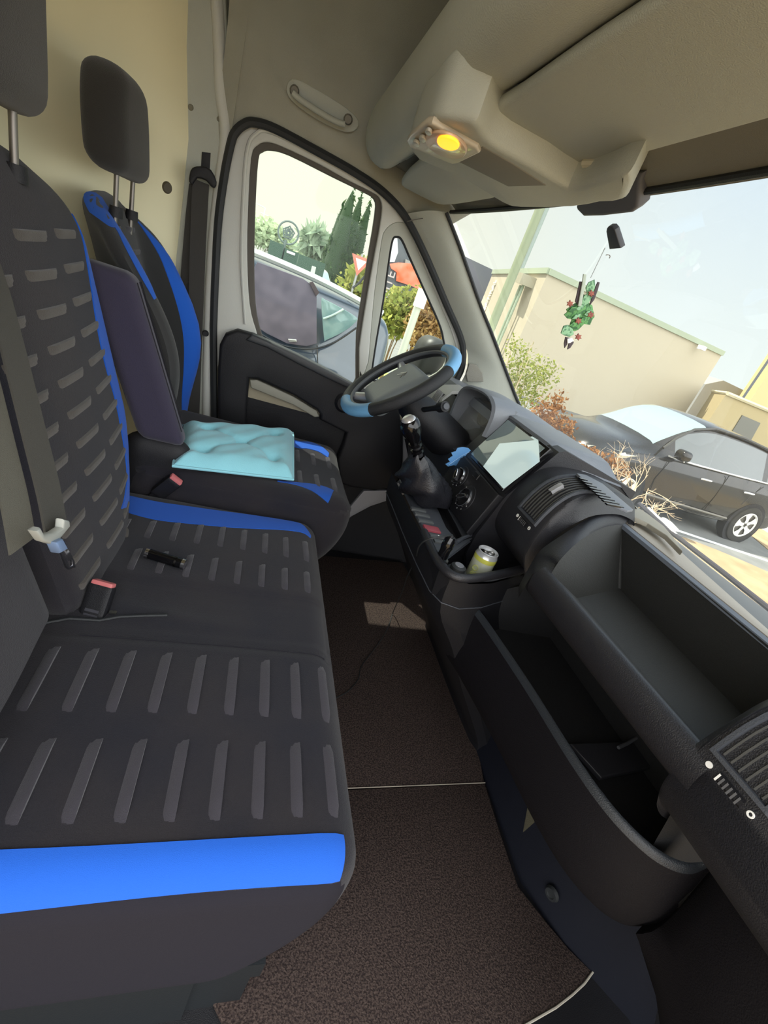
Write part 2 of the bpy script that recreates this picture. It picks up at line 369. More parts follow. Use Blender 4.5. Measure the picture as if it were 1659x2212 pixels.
# windshield
wsh = thing('window_1', '', '', (0.9, 0.9, 0.85), kind='structure'); del wsh['label']; del wsh['category']
rows = [[WS(-0.02+1.80*i/24, j/12*1.02) for i in range(25)] for j in range(13)]
rows = [[p+Vector((0.006, 0, 0.006)) for p in r] for r in rows]
MB().grid(rows).build('windshield_pane', GLW, wsh)
mb = MB(); tube(mb, [WS(-0.02+1.78*i/24, 0.0)+Vector((0, 0, -0.002)) for i in range(25)], 0.006, 8); mb.build('top_seal', RUB, wsh)
# header: roof edge between visor recess and glass
rows = [[Vector((x, y, z)) for x, z in ((0.30, 1.455), (0.38, 1.450), (0.46, 1.438), (0.52, 1.425), (0.545, 1.412), (0.53+0.05*(1-((y-0.9)/0.87)**2), 1.402), (0.56+0.05*(1-((y-0.9)/0.87)**2), 1.42))] for y in [-0.05+1.83*i/20 for i in range(21)]]
tag(MB().grid(rows).build('trim_4', mat('header trim', '77756b', 0.85, bump=0.3, bscale=600)), kind='structure')
mb = MB().box((-0.64, -0.06, 1.86), (0.62, 1.9, 1.9)); tag(mb.build('trim_5', HEADL, None, False), kind='structure')
mb = MB().box((0.52, -0.06, 1.45), (0.62, 1.9, 1.9)); tag(mb.build('wall_front', HEADL, None, False), kind='structure')
# ================================================================== overhead
prof = [(0.56, 1.53), (0.40, 1.555), (0.28, 1.585), (0.235, 1.59), (0.20, 1.575), (0.178, 1.54), (0.172, 1.50), (0.178, 1.465), (0.195, 1.437), (0.22, 1.422), (0.25, 1.42), (0.275, 1.43), (0.29, 1.448), (0.31, 1.455), (0.45, 1.445)]
pr = crom([Vector((a, 0, b)) for a, b in prof], 4)
rows = []
for i in range(31):
    y = -0.05 + 1.81*i/30; k = 0.0
    if y > 1.66: k = ((y-1.66)/0.10)**2*0.02
    rows.append([Vector((p.x+k*(1.2 if p.x < .25 else 0), y, p.z - k*0.5*(1 if p.z > 1.5 else -1))) for p in pr])
MBs = MB().grid(rows); MBs.F.append([(len(rows)-1)*len(pr)+i for i in range(len(pr))])
sh = thing('overhead_shelf', 'beige overhead storage shelf with rounded lip across the top of the cab', 'shelf', (0.3, 0.9, 1.42))
MBs.build('shelf_body', TRIM, sh)
v1 = [(1031, 262), (1120, 205), (1250, 118), (1400, 24), (1600, -110), (1900, -300), (2150, -40), (2000, 165), (1659, 262), (1480, 310), (1330, 350), (1300, 352), (1285, 362), (1262, 372), (1230, 378), (1150, 350), (1075, 318), (1045, 296)]
v1t = thing('sun_visor', 'large grey beige sun visor folded up above the passenger side of the windshield', 'sun visor', P(1300, 250, z=1.405), 'sun visors')
plate('visor_flap', [PP(v1, z=1.405)], 0.02, VISOR, v1t, 0.008, 3, nrm=(0, 0, 1))
mb = MB(); tube(mb, PP([(1262, 352), (1300, 351)], z=1.402), 0.007, 8); mb.build('visor_clip', mat('clip beige', 'b9b5a2', 0.5), v1t)
v2 = [(866, 400), (872, 386), (890, 368), (920, 350), (960, 360), (1020, 395), (1072, 424), (1040, 434), (960, 444), (920, 430), (885, 412)]
v2t = thing('sun_visor', 'smaller sun visor folded up above the driver side, left of the ceiling lamp', 'sun visor', P(960, 400, z=1.405), 'sun visors')
plate('visor_flap', [PP(v2, z=1.405)], 0.02, VISOR, v2t, 0.008, 3, nrm=(0, 0, 1))
oc = thing('overhead_console', 'beige roof console running from the ceiling lamp to the windshield top', 'console', P(1100, 380, z=1.37))
ocp = [(880, 308), (905, 282), (939, 253), (985, 258), (1029, 266), (1048, 298), (1080, 325), (1160, 368), (1225, 408), (1262, 402), (1300, 391), (1361, 375), (1350, 434), (1300, 440), (1240, 450), (1130, 451), (1098, 445), (1060, 425), (985, 380), (902, 346)]
plate('console_body', [PP(ocp, z=1.365)], 0.09, TRIM, oc, 0.012, 2, nrm=(0, 0, 1))
plate('console_recess', [PP([(990, 350), (1042, 318), (1100, 350), (1165, 392), (1180, 402), (1098, 404)], z=1.3635)], 0.01, mat('recess grey', '7d7a70', 0.8), oc, 0.003, 0, nrm=(0, 0, 1))
sh2 = thing('sensor_housing', 'dark grey sensor housing at the top edge of the windshield', 'housing', P(1310, 450, pl=((0.57, 0.9, 1.39), (0.66, 0, 0.75))))
plate('housing_body', [PP([(1243, 446), (1246, 455), (1260, 469), (1300, 468), (1362, 461), (1374, 450), (1377, 430), (1380, 392), (1390, 372), (1330, 370), (1280, 390)], pl=((0.56, 0.9, 1.385), (0.66, 0, 0.75)))], 0.03, mat('housing grey', '55555a', 0.6), sh2, 0.006)
lm = thing('ceiling_lamp', 'rectangular courtesy lamp in the roof, its oval bulb glowing orange', 'lamp', P(960, 312, z=1.355))
plate('lamp_base', [PP([(878, 306), (886, 296), (920, 268), (932, 268), (1030, 322), (1036, 332), (990, 354), (978, 356), (884, 318)], z=1.357)], 0.012, mat('lamp housing', 'b5ab98', 0.35, coat=0.3), lm, 0.004, 0, nrm=(0, 0, 1))
def oval(cx, cy, a, b, th, z, n=20):
    return [P(cx+a*math.cos(2*math.pi*i/n)*math.cos(th)-b*math.sin(2*math.pi*i/n)*math.sin(th), cy+a*math.cos(2*math.pi*i/n)*math.sin(th)+b*math.sin(2*math.pi*i/n)*math.cos(th), z=z) for i in range(n)]
plate('lamp_lens', [oval(962, 316, 48, 24, R(22), 1.352)], 0.006, mat('lamp lens', 'c9a98a', 0.3, coat=0.5), lm, 0.002, 0, nrm=(0, 0, 1))
plate('bulb', [oval(967, 312, 25, 13, R(18), 1.348)], 0.005, mat('glowing bulb', 'ffb040', 0.4, emis='ff9c1c', estr=1.35), lm, 0.002, 0, nrm=(0, 0, 1))
for c in ((898, 313), (912, 303), (925, 288)):
    plate('lamp_switch', [oval(*c, 8, 5, R(30), 1.350)], 0.005, mat('switch clear', 'a8a498', 0.2), lm, 0.001, 0, nrm=(0, 0, 1))
# grab handle above driver door
gh = thing('grab_handle', 'beige grab handle set in the headliner above the driver door', 'handle', P(700, 240, y=1.77))
plate('handle_recess', [PP([(622, 178), (640, 170), (690, 196), (750, 234), (775, 262), (765, 283), (735, 282), (680, 255), (635, 222), (620, 200)], y=1.772)], 0.008, TRIM, gh, 0.003, 3)
mb = MB(); tube(mb, crom(PP([(632, 200), (650, 216), (690, 242), (725, 262), (745, 268)], y=1.735), 4), 0.008, 10); mb.build('grip', TRIM, gh)
for c in ((636, 196), (752, 258)):
    mb = MB(); tube(mb, [P(*c, y=1.77), P(*c, y=1.74)], [0.014, 0.010], 12); mb.build('handle_mount', mat('mount', '76736a', 0.6), gh)
# ================================================================== SEATS
def lean(x0, z0, k):
    return lambda p: Vector((p.x - k*(p.z-z0), p.y, p.z))
def welts(xs, ys, w=0.016, h=0.0042):
    """raised fabric welts, sharp on one side: xs positions across, ys = list of (a,b) spans"""
    def f(x, y):
        e = 0.0
        for a, b in ys:
            if a-0.004 < y < b+0.004:
                ed = min(1, max(0, (y-a)/0.006+0.5), max(0, (b-y)/0.006+0.5)); ed = max(0, min(1, (y-a)/0.005+0.6, (b-y)/0.005+0.6))
                for c in xs:
                    t = (x-c)/w
                    if -1 < t <= 0: e = max(e, h*(1+t)**0.7*ed)
                    elif 0 < t < 0.15: e = max(e, h*(1-t/0.15)*ed)
        return e
    return f
def add_welts(block, name, spans, parent, m=WELT, face='top', w=0.013, off=0.0055):
    """each welt a raised ribbon on the skin, thicker on its front edge; spans: list of (c, a, b)"""
    mb = MB()
    for c, a, b in spans:
        rows = []
        for i in range(7):
            y = a+(b-a)*i/6; e = 0.0 if i in (0, 6) else 1.0
            yy = y + (0.004 if i == 0 else 0) - (0.004 if i == 6 else 0) if e else y
            row = []
            for u, o in ((-1, -0.001), (-0.8, 0.25), (0.0, 0.75), (0.8, 1.0), (0.98, 0.9), (1.04, -0.5)):
                if face == 'top': p = Vector((c+u*w/2, y, block.hi.z))
                else: p = Vector((block.hi.x, y, c+u*w/2))
                row.append(block.F(p, off*o if e else -0.002))
            rows.append(row)
        mb.grid(rows)
    return mb.build(name, m, parent)
def sect(px, py, z): return P(px, py, z=z)
# ---- passenger bench
bench = thing('passenger_bench', 'black two-place passenger bench seat with blue stripes and ribbed fabric', 'bench seat', (0.0, 0.72, 0.0))
def bdisp(p, n):
    if n.z < 0.5: return 0.0
    y, x = p.y, p.x; d = 0.0
    # plain centre strip sits a little lower, seams along it
    for s in (0.665, 0.825): d -= 0.006*math.exp(-((y-s)/0.006)**2)
    if 0.665 < y < 0.825: d -= 0.006*min(1, min(y-0.665, 0.825-y)/0.02)
    d += 0.004*math.sin(x*9+1)*math.sin(y*14)
    # creases
    d += 0.004*math.exp(-((y-0.72-0.4*(x-0.1)**2)/0.02)**2)*math.exp(-((x+0.05)/0.12)**2)
    return d
bc = RB((-0.32, 0.28, 0.14), (0.275, 1.205, 0.452), (0.06, 0.055, 0.06), bdisp, lambda p: Vector((p.x-0.16*max(0, (0.38-p.z)/0.24)**2*(1 if p.x > 0 else 0)*min(1, max(0, p.x/0.2)), p.y, p.z + 0.012*math.sin((p.x+0.3)*3.0))))
sk_ = bc.skin(0.012); sideF, topF = [], []
for f in sk_.F:
    c = sum((sk_.V[i] for i in f), Vector())/4
    (sideF if c.y < 0.2915 and c.z < 0.44 else topF).append(f)
mk('seat_cushion', sk_.V, topF, FAB, bench); mk('side_panel', sk_.V, sideF, mat('darkened side fabric', '1d1c24', 0.9, bump=0.3, bscale=900, spec=0.2), bench)  # plain side fabric, darkened to stand in for shade on the door side
bc.strip('side_stripe', [(-0.30, 0.332, 0.452), (-0.1, 0.332, 0.452), (0.1, 0.335, 0.452), (0.245, 0.335, 0.452)], [(-0.30, 0.28, 0.425), (-0.1, 0.28, 0.428), (0.1, 0.28, 0.432), (0.245, 0.28, 0.432)], BLUE, bench, 8)
Ls = [(276, 1071), (340, 1086), (401, 1096), (480, 1108), (557, 1118), (610, 1126), (647, 1136), (676, 1158)]
Rs = [(254, 1098), (330, 1122), (401, 1134), (490, 1145), (557, 1149), (602, 1150), (647, 1155), (674, 1163)]
bc.strip('side_stripe', [(*P(a, b, z=0.456).xy, 0.452) for a, b in Ls], [(*P(a, b, z=0.456).xy, 0.452) for a, b in Rs], BLUE, bench, 5, 0.002, 4)
sp = []
for i, c in enumerate([0.235, 0.182, 0.128, 0.073, 0.018, -0.038, -0.094, -0.15, -0.205, -0.26]):
    sp += [(c, 0.505, 0.64)]
    sp += [(c-0.004, 0.352, 0.475)]
add_welts(bc, 'seat_welts', sp, bench, w=0.016)
sp = []
for i, c in enumerate([0.225, 0.172, 0.119, 0.066, 0.013, -0.04, -0.093, -0.146, -0.2, -0.25]):
    sp += [(c, 0.97, 1.075-0.006*max(0, i-4)), (c-0.004, 0.845, 0.935)]
add_welts(bc, 'seat_welts', sp, bench, w=0.014)
mb = MB().box((-0.25, 0.30, 0.0), (0.10, 1.14, 0.16)); mb.box((-0.25, 0.31, 0.10), (0.205, 1.12, 0.145)); mb.box((-0.25, 0.31, 0.0), (0.19, 1.12, 0.10))
mb.build('seat_base', mat('base plastic', '15191c', 0.5, bump=0.2), bench, False)
# seam piping and zip
mb = MB()
tube(mb, [bc.F((x, 0.665, 0.452), 0.001) for x in [-0.18+0.44*i/30 for i in range(31)]], 0.0018, 6)
tube(mb, [bc.F((x, 0.825, 0.452), 0.001) for x in [-0.05+0.31*i/30 for i in range(31)]], 0.0018, 6); mb.build('piping', FABD, bench)
mb = MB(); tube(mb, [bc.F((*P(a, b, z=0.45).xy, 0.452), 0.002) for a, b in ((90, 1348), (150, 1338), (215, 1343), (260, 1336), (310, 1336), (360, 1336))], 0.003, 6)
z_ = mb.build('zip', RUB, bench)
mb = MB(); mb.box((-0.006, -0.003, 0), (0.006, 0.003, 0.003), Matrix.Translation(bc.F((*P(243, 1330, z=0.45).xy, 0.452), 0.004))); mb.build('zip_slider', STEEL, z_, False)
# backrests
def backrest(name, y0, y1, ztop, x0, k, thick, parent, step=0.012, zb=0.42, tp_=(0.13, 0.16, 2.5), wf=None, disp=None, mdef=None):
    yc = (y0+y1)/2; hw = (y1-y0)/2
    def dfm(p):
        z = p.z; t = max(0, (z-(ztop-tp_[0]))/tp_[0]); s = 1-tp_[1]*t**tp_[2]
        if wf and p.y > yc: s *= wf(z)
        x = p.x - k*(z-0.5)
        y = yc+(p.y-yc)*s
        zz = z - 0.02*((p.y-yc)/hw)**2*t
        q = Vector((x, y, zz)); return mdef(q) if mdef else q
    def dsp(p, n):
        d = 0.006*math.cos((p.y-yc)/hw*math.pi)*0.8 if n.x > 0.5 else 0.0
        if disp and n.x > 0.5: d += disp(p)
        return d
    b = RB((x0-thick, y0, zb), (x0, y1, ztop), (min(0.045, thick*0.48), 0.05, 0.06), dsp, dfm); b.yc = yc; b.tp_ = tp_; b.wf = wf
    return b
b1 = backrest('b', 0.70, 1.20, 1.118, -0.20, 0.30, 0.10, bench, tp_=(0.12, 0.62, 2.0), wf=lambda z: 1-0.6*max(0, (0.68-z)/0.2)**1.5)
b1.skin(0.012).build('backrest', FAB, bench)
yl = lambda pts: [(-0.20, P(a, b, pl=((-0.20, 0, 0.5), (1, 0, 0.30))).y, P(a, b, pl=((-0.20, 0, 0.5), (1, 0, 0.30))).z) for a, b in pts]
def onback(block, a, b, ycs, k=0.30, x0=-0.20):
    """pixel -> block coordinates on the front skin of a backrest (undoing the shoulder taper)"""
    p = P(a, b, pl=((x0, 0, 0.5), (1, 0, k))); z = p.z; zt = block.hi.z
    t = max(0, (z-(zt-block.tp_[0]))/block.tp_[0]); s = 1-block.tp_[1]*t**block.tp_[2]; yc = block.yc
    if block.wf and p.y > yc: s *= block.wf(z)
    return Vector((x0, yc+(p.y-yc)/max(0.3, s), z))
sL = [(160, 455), (174, 485), (190, 560), (199, 620), (207, 680), (219, 750), (233, 807), (249, 860), (261, 920), (270, 970), (276, 1030), (268, 1070), (256, 1098)]
sR = [(166, 458), (181, 487), (203, 560), (217, 620), (232, 680), (250, 750), (261, 807), (273, 860), (283, 920), (288, 970), (289, 1030), (284, 1070), (273, 1096)]
def clampy(b, v): 
    if v.y > b.hi.y: return Vector((b.hi.x-(v.y-b.hi.y), b.hi.y, v.z))
    return v
b1.strip('back_stripe', [clampy(b1, onback(b1, a, b, 0.9175)) for a, b in sL], [clampy(b1, onback(b1, a, b, 0.9175)) for a, b in sR], BLUE, bench, 6, 0.0025, 3)
sp = []
for i in range(12):
    z = 1.015-0.0515*i
    sp += [(z, 1.00, 1.13), (z-0.004, 0.855, 0.975), (z-0.008, 0.725, 0.83)]
add_welts(b1, 'back_welts', sp, bench, mat('back welt fabric', '4c4742', 0.9, bump=0.5, bscale=900, spec=0.25, sheen=0.2), 'x', 0.015)
b0 = backrest('b', 0.225, 0.655, 1.12, -0.195, 0.30, 0.14, zb=0.435, mdef=lambda q: Vector((q.x-1.2*max(0, 0.53-q.z), q.y, q.z)), parent= bench)
b0.skin(0.012).build('backrest', FABD, bench)
def headrest(cx, y0, y1, z0, z1, x, parent, k=0.22):
    yc = (y0+y1)/2; hw = (y1-y0)/2
    def dfm(p):
        t = max(0, (p.z-(z1-0.11))/0.11); s = 1-0.36*t**2.2; b = max(0, (z0+0.06-p.z)/0.06)
        return Vector((p.x-k*(p.z-z0)-0.02*((p.y-yc)/hw)**2, yc+(p.y-yc)*s*(1-0.05*b), p.z))
    h = RB((x-0.085, y0, z0), (x, y1, z1), (0.035, 0.04, 0.035), None, dfm)
    o = h.skin(0.012).build('headrest', mat('headrest cloth', '2b2926', 0.95, bump=0.5, bscale=900, sheen=0.2), parent)
    for s in (-0.07, 0.07):
        mb = MB(); tube(mb, [Vector((x-0.045, yc+s, z0+0.03)), Vector((x-0.04, yc+s, z0-0.12))], 0.0055, 10); mb.build('headrest_post', mat('dull post', '75706a', 0.35, metal=0.8), o)
        mb = MB(); lathe(mb, [(0.0, 0.012), (0.014, 0.012), (0.016, -0.01)], axes((x-0.04, yc+s, z0-0.075), (1, 0, 0), (0, 1, 0)), 14); mb.build('post_guide', BLK, o)
headrest(0, 0.725, 1.005, 1.16, 1.41, -0.338, bench, 0.05)
headrest(0, 0.28, 0.56, 1.16, 1.41, -0.345, bench, 0.05)
# ---- driver seat
ds = thing('driver_seat', 'black driver seat with blue stripes, folded armrest and a pale blue cushion on it', 'car seat', (0.05, 1.37, 0.0))
dc = RB((-0.25, 1.19, 0.27), (0.375, 1.70, 0.53), (0.06, 0.055, 0.06), lambda p, n: (0.010*(abs(p.y-1.445)/0.25)**3 if n.z > 0.5 else 0), lambda p: Vector((p.x-0.10*max(0, (0.455-p.z)/0.2)**2*min(1, max(0, p.x/0.2)), p.y, p.z)))
dc.skin(0.012).build('seat_cushion', FAB, ds)
dz = 0.54
dpt = lambda a, b: (*P(a, b, z=dz).xy, 0.53)
dc.strip('side_stripe', [dpt(*q) for q in ((560, 925), (640, 949), (670, 953), (695, 962), (712, 975))], [dpt(*q) for q in ((560, 938), (640, 962), (665, 965), (690, 972), (710, 984))], BLUE, ds, 5, 0.002, 4)
def cly(v):
    if v[1] < 1.19: return (v[0], 1.19, 0.53-(1.19-v[1]))
    return v
dc.strip('side_stripe', [cly(dpt(*q)) for q in ((600, 1035), (640, 1038), (680, 1042), (705, 1048), (722, 1056))], [cly(dpt(*q)) for q in ((600, 1037), (640, 1044), (672, 1056), (695, 1068), (712, 1078))], BLUE, ds, 5, 0.002, 4)
add_welts(dc, 'seat_welts', [(c, a, b) for c in (0.315, 0.26, 0.205, 0.15, 0.10) for a, b in ((1.27, 1.385), (1.445, 1.56))], ds, w=0.014)
mb = MB().box((-0.22, 1.22, 0.0), (0.22, 1.68, 0.30)); mb.build('seat_base', BLK, ds, False)
def ddef(q):
    e = max(0, min(1, (abs(q.y-1.5075)/0.23-0.35)/0.5)); e = e*e*(3-2*e)
    return Vector((q.x+0.12*e*math.exp(-((q.z-0.80)/0.24)**2), q.y, q.z))
db = backrest('b', 1.275, 1.74, 1.095, -0.20, 0.32, 0.065, ds, tp_=(0.13, 0.5, 2.0), mdef=ddef)
db.skin(0.011).build('backrest', mat('driver back fabric', '2c2c2c', 0.95, bump=0.5, bscale=900, sheen=0.2, spec=0.2), ds)
HX = db.hi.x
def zat(a, b, y): return P(a, b, y=y).z
Y0, Y1 = 1.275, 1.74
inL = [(HX-0.075, Y0, zat(188, 428, 1.29)), (HX-0.03, Y0, zat(206, 466, 1.28)), (HX-0.01, Y0, zat(242, 478, 1.28)), (HX-0.005, Y0, zat(270, 520, 1.28)), (HX, Y0, zat(290, 560, 1.28)), (HX, Y0, zat(303, 600, 1.28)), (HX, Y0+.01, zat(318, 645, 1.28))]
inR = [(HX-0.045, Y0+.05, 1.095), (HX-0.01, Y0+.09, 1.08), (HX, Y0+.10, zat(255, 452, 1.33)), (HX, Y0+.095, zat(277, 490, 1.35)), (HX, Y0+.08, zat(296, 540, 1.32)), (HX, Y0+.055, zat(310, 585, 1.32)), (HX, Y0+.03, zat(322, 640, 1.30))]
db.strip('back_stripe', inL, inR, BLUE, ds, 7, 0.0025, 4)
ouL = [(HX, Y1-.078, zat(344, 486, 1.62)), (HX, Y1-.082, zat(352, 540, 1.62)), (HX, Y1-.085, zat(368, 620, 1.62)), (HX, Y1-.088, zat(398, 780, 1.62)), (HX, Y1-.088, zat(408, 870, 1.62)), (HX, Y1-.085, zat(395, 912, 1.62))]
ouR = [(HX, Y1-.068, zat(350, 488, 1.62)), (HX, Y1-.045, zat(366, 540, 1.64)), (HX, Y1-.028, zat(390, 620, 1.65)), (HX, Y1-.022, zat(426, 780, 1.65)), (HX, Y1-.024, zat(430, 880, 1.65)), (HX, Y1-.035, zat(418, 915, 1.64))]
db.strip('back_stripe', ouL, ouR, BLUE, ds, 6, 0.0025, 4)
add_welts(db, 'back_welts', [(1.03-0.05*i, a, b) for i in range(9) for a, b in ((1.37, 1.44), (1.485, 1.60))], ds, face='x', w=0.012)
headrest(0, 1.325, 1.60, 1.138, 1.335, -0.325, ds, 0.12)
# armrest, folded up beside the backrest
def adf(p): return Vector((p.x-0.42*(p.z-0.6), p.y, p.z))
ar = RB((-0.235, 1.205, 0.59), (-0.122, 1.268, 0.965), (0.022, 0.02, 0.025), None, adf)
a_ = ar.skin(0.01).build('armrest', PUR, ds)
mb = MB()
for s in (0.0, 0.012): tube(mb, [adf(Vector((-0.1215, 1.255-s, z))) for z in (0.63, 0.75, 0.85, 0.95)], 0.0012, 5)
tube(mb, [adf(Vector((-0.1215, 1.222, z))) for z in (0.63, 0.75, 0.85, 0.95)], 0.0012, 5); mb.build('armrest_seam', FABD, a_)
rc = RB((-0.27, 1.205, 0.42), (-0.10, 1.27, 0.60), (0.05, 0.03, 0.05)); rc.skin(0.012).build('recliner_cover', BLK, ds)
# ---- pale blue tufted cushion on the driver seat
cu = thing('tufted_cushion', 'pale blue square tufted cushion lying on the driver seat', 'cushion', P(510, 970, z=0.57))
corners = [P(395, 915, z=0.558), P(634, 932, z=0.558), P(634, 1032, z=0.558), P(374, 1002, z=0.558)]
tufts = [(0.5, 0.5), (0.2, 0.23), (0.8, 0.23), (0.2, 0.78), (0.8, 0.78)]
def cz(u, v):
    e = min(u, 1-u, v, 1-v); h = 0.036*(1-(1-min(1, e/0.16))**2.2)
    for a, b in tufts:
        d = math.hypot(u-a, v-b); h -= 0.020*math.exp(-(d/0.055)**2) + 0.008*math.exp(-(d/0.14)**2)
    for (a, b), (c, d_) in ((tufts[0], tufts[1]), (tufts[0], tufts[2]), (tufts[0], tufts[3]), (tufts[0], tufts[4])):
        t = max(0, min(1, ((u-a)*(c-a)+(v-b)*(d_-b))/((c-a)**2+(d_-b)**2))); dd = math.hypot(u-a-t*(c-a), v-b-t*(d_-b)); h -= 0.006*math.exp(-(dd/0.022)**2)
    h += 0.0025*math.sin(u*23+v*9)*math.sin(v*19)*min(1, e/0.1)
    return h
rows = []; N = 60
for side in (1, -1):
    rows = []
    for i in range(N+1):
        u = i/N; row = []
        for j in range(N+1):
            v = j/N; p = corners[0].lerp(corners[1], u).lerp(corners[3].lerp(corners[2], u), v)
            pin = 0.018*(math.sin(math.pi*u)*(1 if v in (0, 1) else 0)+0)
            h = cz(u, v); row.append(Vector((p.x, p.y, 0.552+side*h*(1 if side > 0 else 0.35))))
        rows.append(row)
    (MBc := MB() if side == 1 else MBc).grid(rows)
MBc.build('cushion_cover', mat('pale blue cotton', '8fd0dc', 0.9, bump=0.4, bscale=500, sheen=0.3), cu)
edge = [corners[0].lerp(corners[1], i/20) for i in range(20)]+[corners[1].lerp(corners[2], i/20) for i in range(20)]+[corners[2].lerp(corners[3], i/20) for i in range(20)]+[corners[3].lerp(corners[0], i/20) for i in range(20)]
mb = MB(); tube(mb, [Vector((p.x, p.y, 0.552)) for p in edge], 0.004, 6, True); mb.build('cushion_piping', MATS['pale blue cotton'], cu)
# ================================================================== belts
WEB = mat('belt webbing', '3f3d3a', 0.8, bump=0.8, bscale=1500); 
WEBL = mat('belt webbing light', '46443e', 0.75, bump=0.8, bscale=1500)
sb = thing('seat_belt', 'dark driver seat belt hanging down the beige door pillar', 'seat belt', P(430, 700, y=1.77))
mb = MB(); tape(mb, PP([(434, 392), (432, 430), (428, 520), (424, 640), (420, 760), (416, 900)], y=1.765), (1, 0, 0), 0.047); mb.build('webbing', WEB, sb)
mb = MB(); tape(mb, PP([(420, 400), (412, 470), (404, 560), (398, 640), (396, 700)], y=1.785), (1, 0, 0), 0.03); mb.build('webbing', WEB, sb)
plate('belt_guide', [PP([(409, 376), (415, 362), (435, 358), (455, 366), (467, 392), (463, 405), (455, 402), (445, 390), (425, 384), (415, 398), (408, 392)], y=1.75)], 0.02, BLK, sb, 0.005, 2)
mb = MB(); lathe(mb, [(0, 0.008), (0.008, 0.008), (0.011, 0.0)], axes(P(444, 720, y=1.77), (1, 0, 0), (0, 0, 1)), 12); mb.build('belt_stop', BLK, sb)
mbelt = thing('seat_belt', 'middle place seat belt with light grey guide and metal tongue beside the near backrest', 'seat belt', P(130, 1170, z=0.5))
q0 = [P(-30, 560, x=-0.325), P(0, 650, x=-0.30), P(40, 800, x=-0.26), P(75, 940, x=-0.225), P(105, 1060, x=-0.195), P(122, 1150, x=-0.175)]
mb = MB(); tape(mb, crom(q0, 4), (0.1, 1, 0), 0.045); mb.build('webbing', WEBL, mbelt)
q1 = [p+Vector((-0.02, -0.035, 0.0)) for p in q0]
mb = MB(); tape(mb, crom(q1, 4), (0.2, 1, 0), 0.04); mb.build('webbing', mat('belt underside', '5b594f', 0.8, bump=0.8, bscale=1500), mbelt)
plate('belt_guide', [PP([(80, 1148), (95, 1170), (120, 1178), (135, 1160), (153, 1138), (152, 1125), (140, 1122), (138, 1140), (120, 1152), (98, 1155), (90, 1140)], x=-0.165)], 0.010, mat('guide grey', 'a9aba4', 0.5), mbelt, 0.003)
plate('tongue', [PP([(124, 1176), (140, 1168), (162, 1212), (164, 1226), (152, 1231), (143, 1224)], x=-0.165), PP([(147, 1212), (157, 1210), (159, 1221), (151, 1224)], x=-0.165)], 0.004, CHR, mbelt, 0.001)
plate('tongue_grip', [PP([(122, 1172), (138, 1164), (150, 1186), (132, 1196)], x=-0.160)], 0.012, mat('tongue blue', '7d94b8', 0.4), mbelt, 0.003)
# grey lining strip between the two backrests
tag(plate('seat_gap_panel', [PP([(-20, 800), (2, 860), (60, 1060), (95, 1180), (118, 1290), (122, 1335), (85, 1350), (96, 1300), (70, 1180), (30, 1040), (-20, 920)], pl=((-0.225, 0, 0.5), (1, 0.15, 0.30)))], 0.02, mat('strip grey', '4c4b4e', 0.7), None, 0.004), 'narrow grey side panel of the near backrest beside the belt', 'panel')
# buckles
RED = mat('release button', 'c87070', 0.45); 
def buckle(label, c, up_, wdir, L=0.075, W=0.040, group='seat belt buckles', writing=False):
    c = Vector(c); up_ = Vector(up_).normalized(); wd = Vector(wdir).normalized(); n = up_.cross(wd).normalized()
    M = Matrix((wd, n, up_)).transposed().to_4x4(); M.translation = c
    t = thing('seat_belt_buckle', label, 'buckle', c, group)
    b = RB((-W/2, -0.011, -L), (W/2, 0.011, 0), 0.006, None, lambda p: M @ p); b.skin(0.006).build('buckle_body', BLK, t)
    b = RB((-W/2+0.003, -0.009, -0.006), (W/2-0.003, 0.009, 0.006), 0.003, None, lambda p: M @ p); b.skin(0.004).build('release_button', RED, t)
    b = RB((-W/2+0.006, -0.006, -L-0.08), (W/2-0.006, 0.006, -L+0.005), 0.004, None, lambda p: M @ p); b.skin(0.01).build('buckle_stalk', BLK, t)
    if writing:
        s = 1 if n.dot(CAM-c) > 0 else -1
        for k in range(3):
            mb = MB().box((-0.012, s*0.0112, -0.05-0.009*k), (0.012, s*0.0118, -0.045-0.009*k), M); mb.build('embossed_mark', mat('embossed', '3a3a40', 0.5), t, False)
buckle('black buckle with a pink red button on the bench, left of the small black tube', P(224, 1262, z=0.495), (0.10, 0.50, 0.86), (0.97, -0.25, 0.03), L=0.072, W=0.044, writing=True)
buckle('black buckle with a pale pink button between driver seat and bench', P(380, 1036, y=1.17), (0.55, -0.15, 0.80), (0.72, 0.1, -0.5))
# small black tube on the bench
c0, c1 = P(322, 1196, z=0.475), P(394, 1218, z=0.475); lt = thing('pocket_lighter', 'small shiny black lighter with chrome ends lying on the bench', 'lighter', (c0+c1)/2)
ax_ = (c1-c0).normalized()
mb = MB(); tube(mb, [c0, c0.lerp(c1, 0.5), c1], 0.011, 16); mb.build('lighter_body', GLOSS, lt)
for c, s in ((c0, -1), (c1, 1)):
    mb = MB(); tube(mb, [c-ax_*0.001*s, c+ax_*0.006*s], 0.0118, 16); mb.build('end_cap', CHR, lt)
mb = MB(); tube(mb, [c1-ax_*0.016, c1-ax_*0.012], 0.0116, 16); mb.build('ring', mat('dark ring', '3c3a38', 0.3, metal=1), lt)
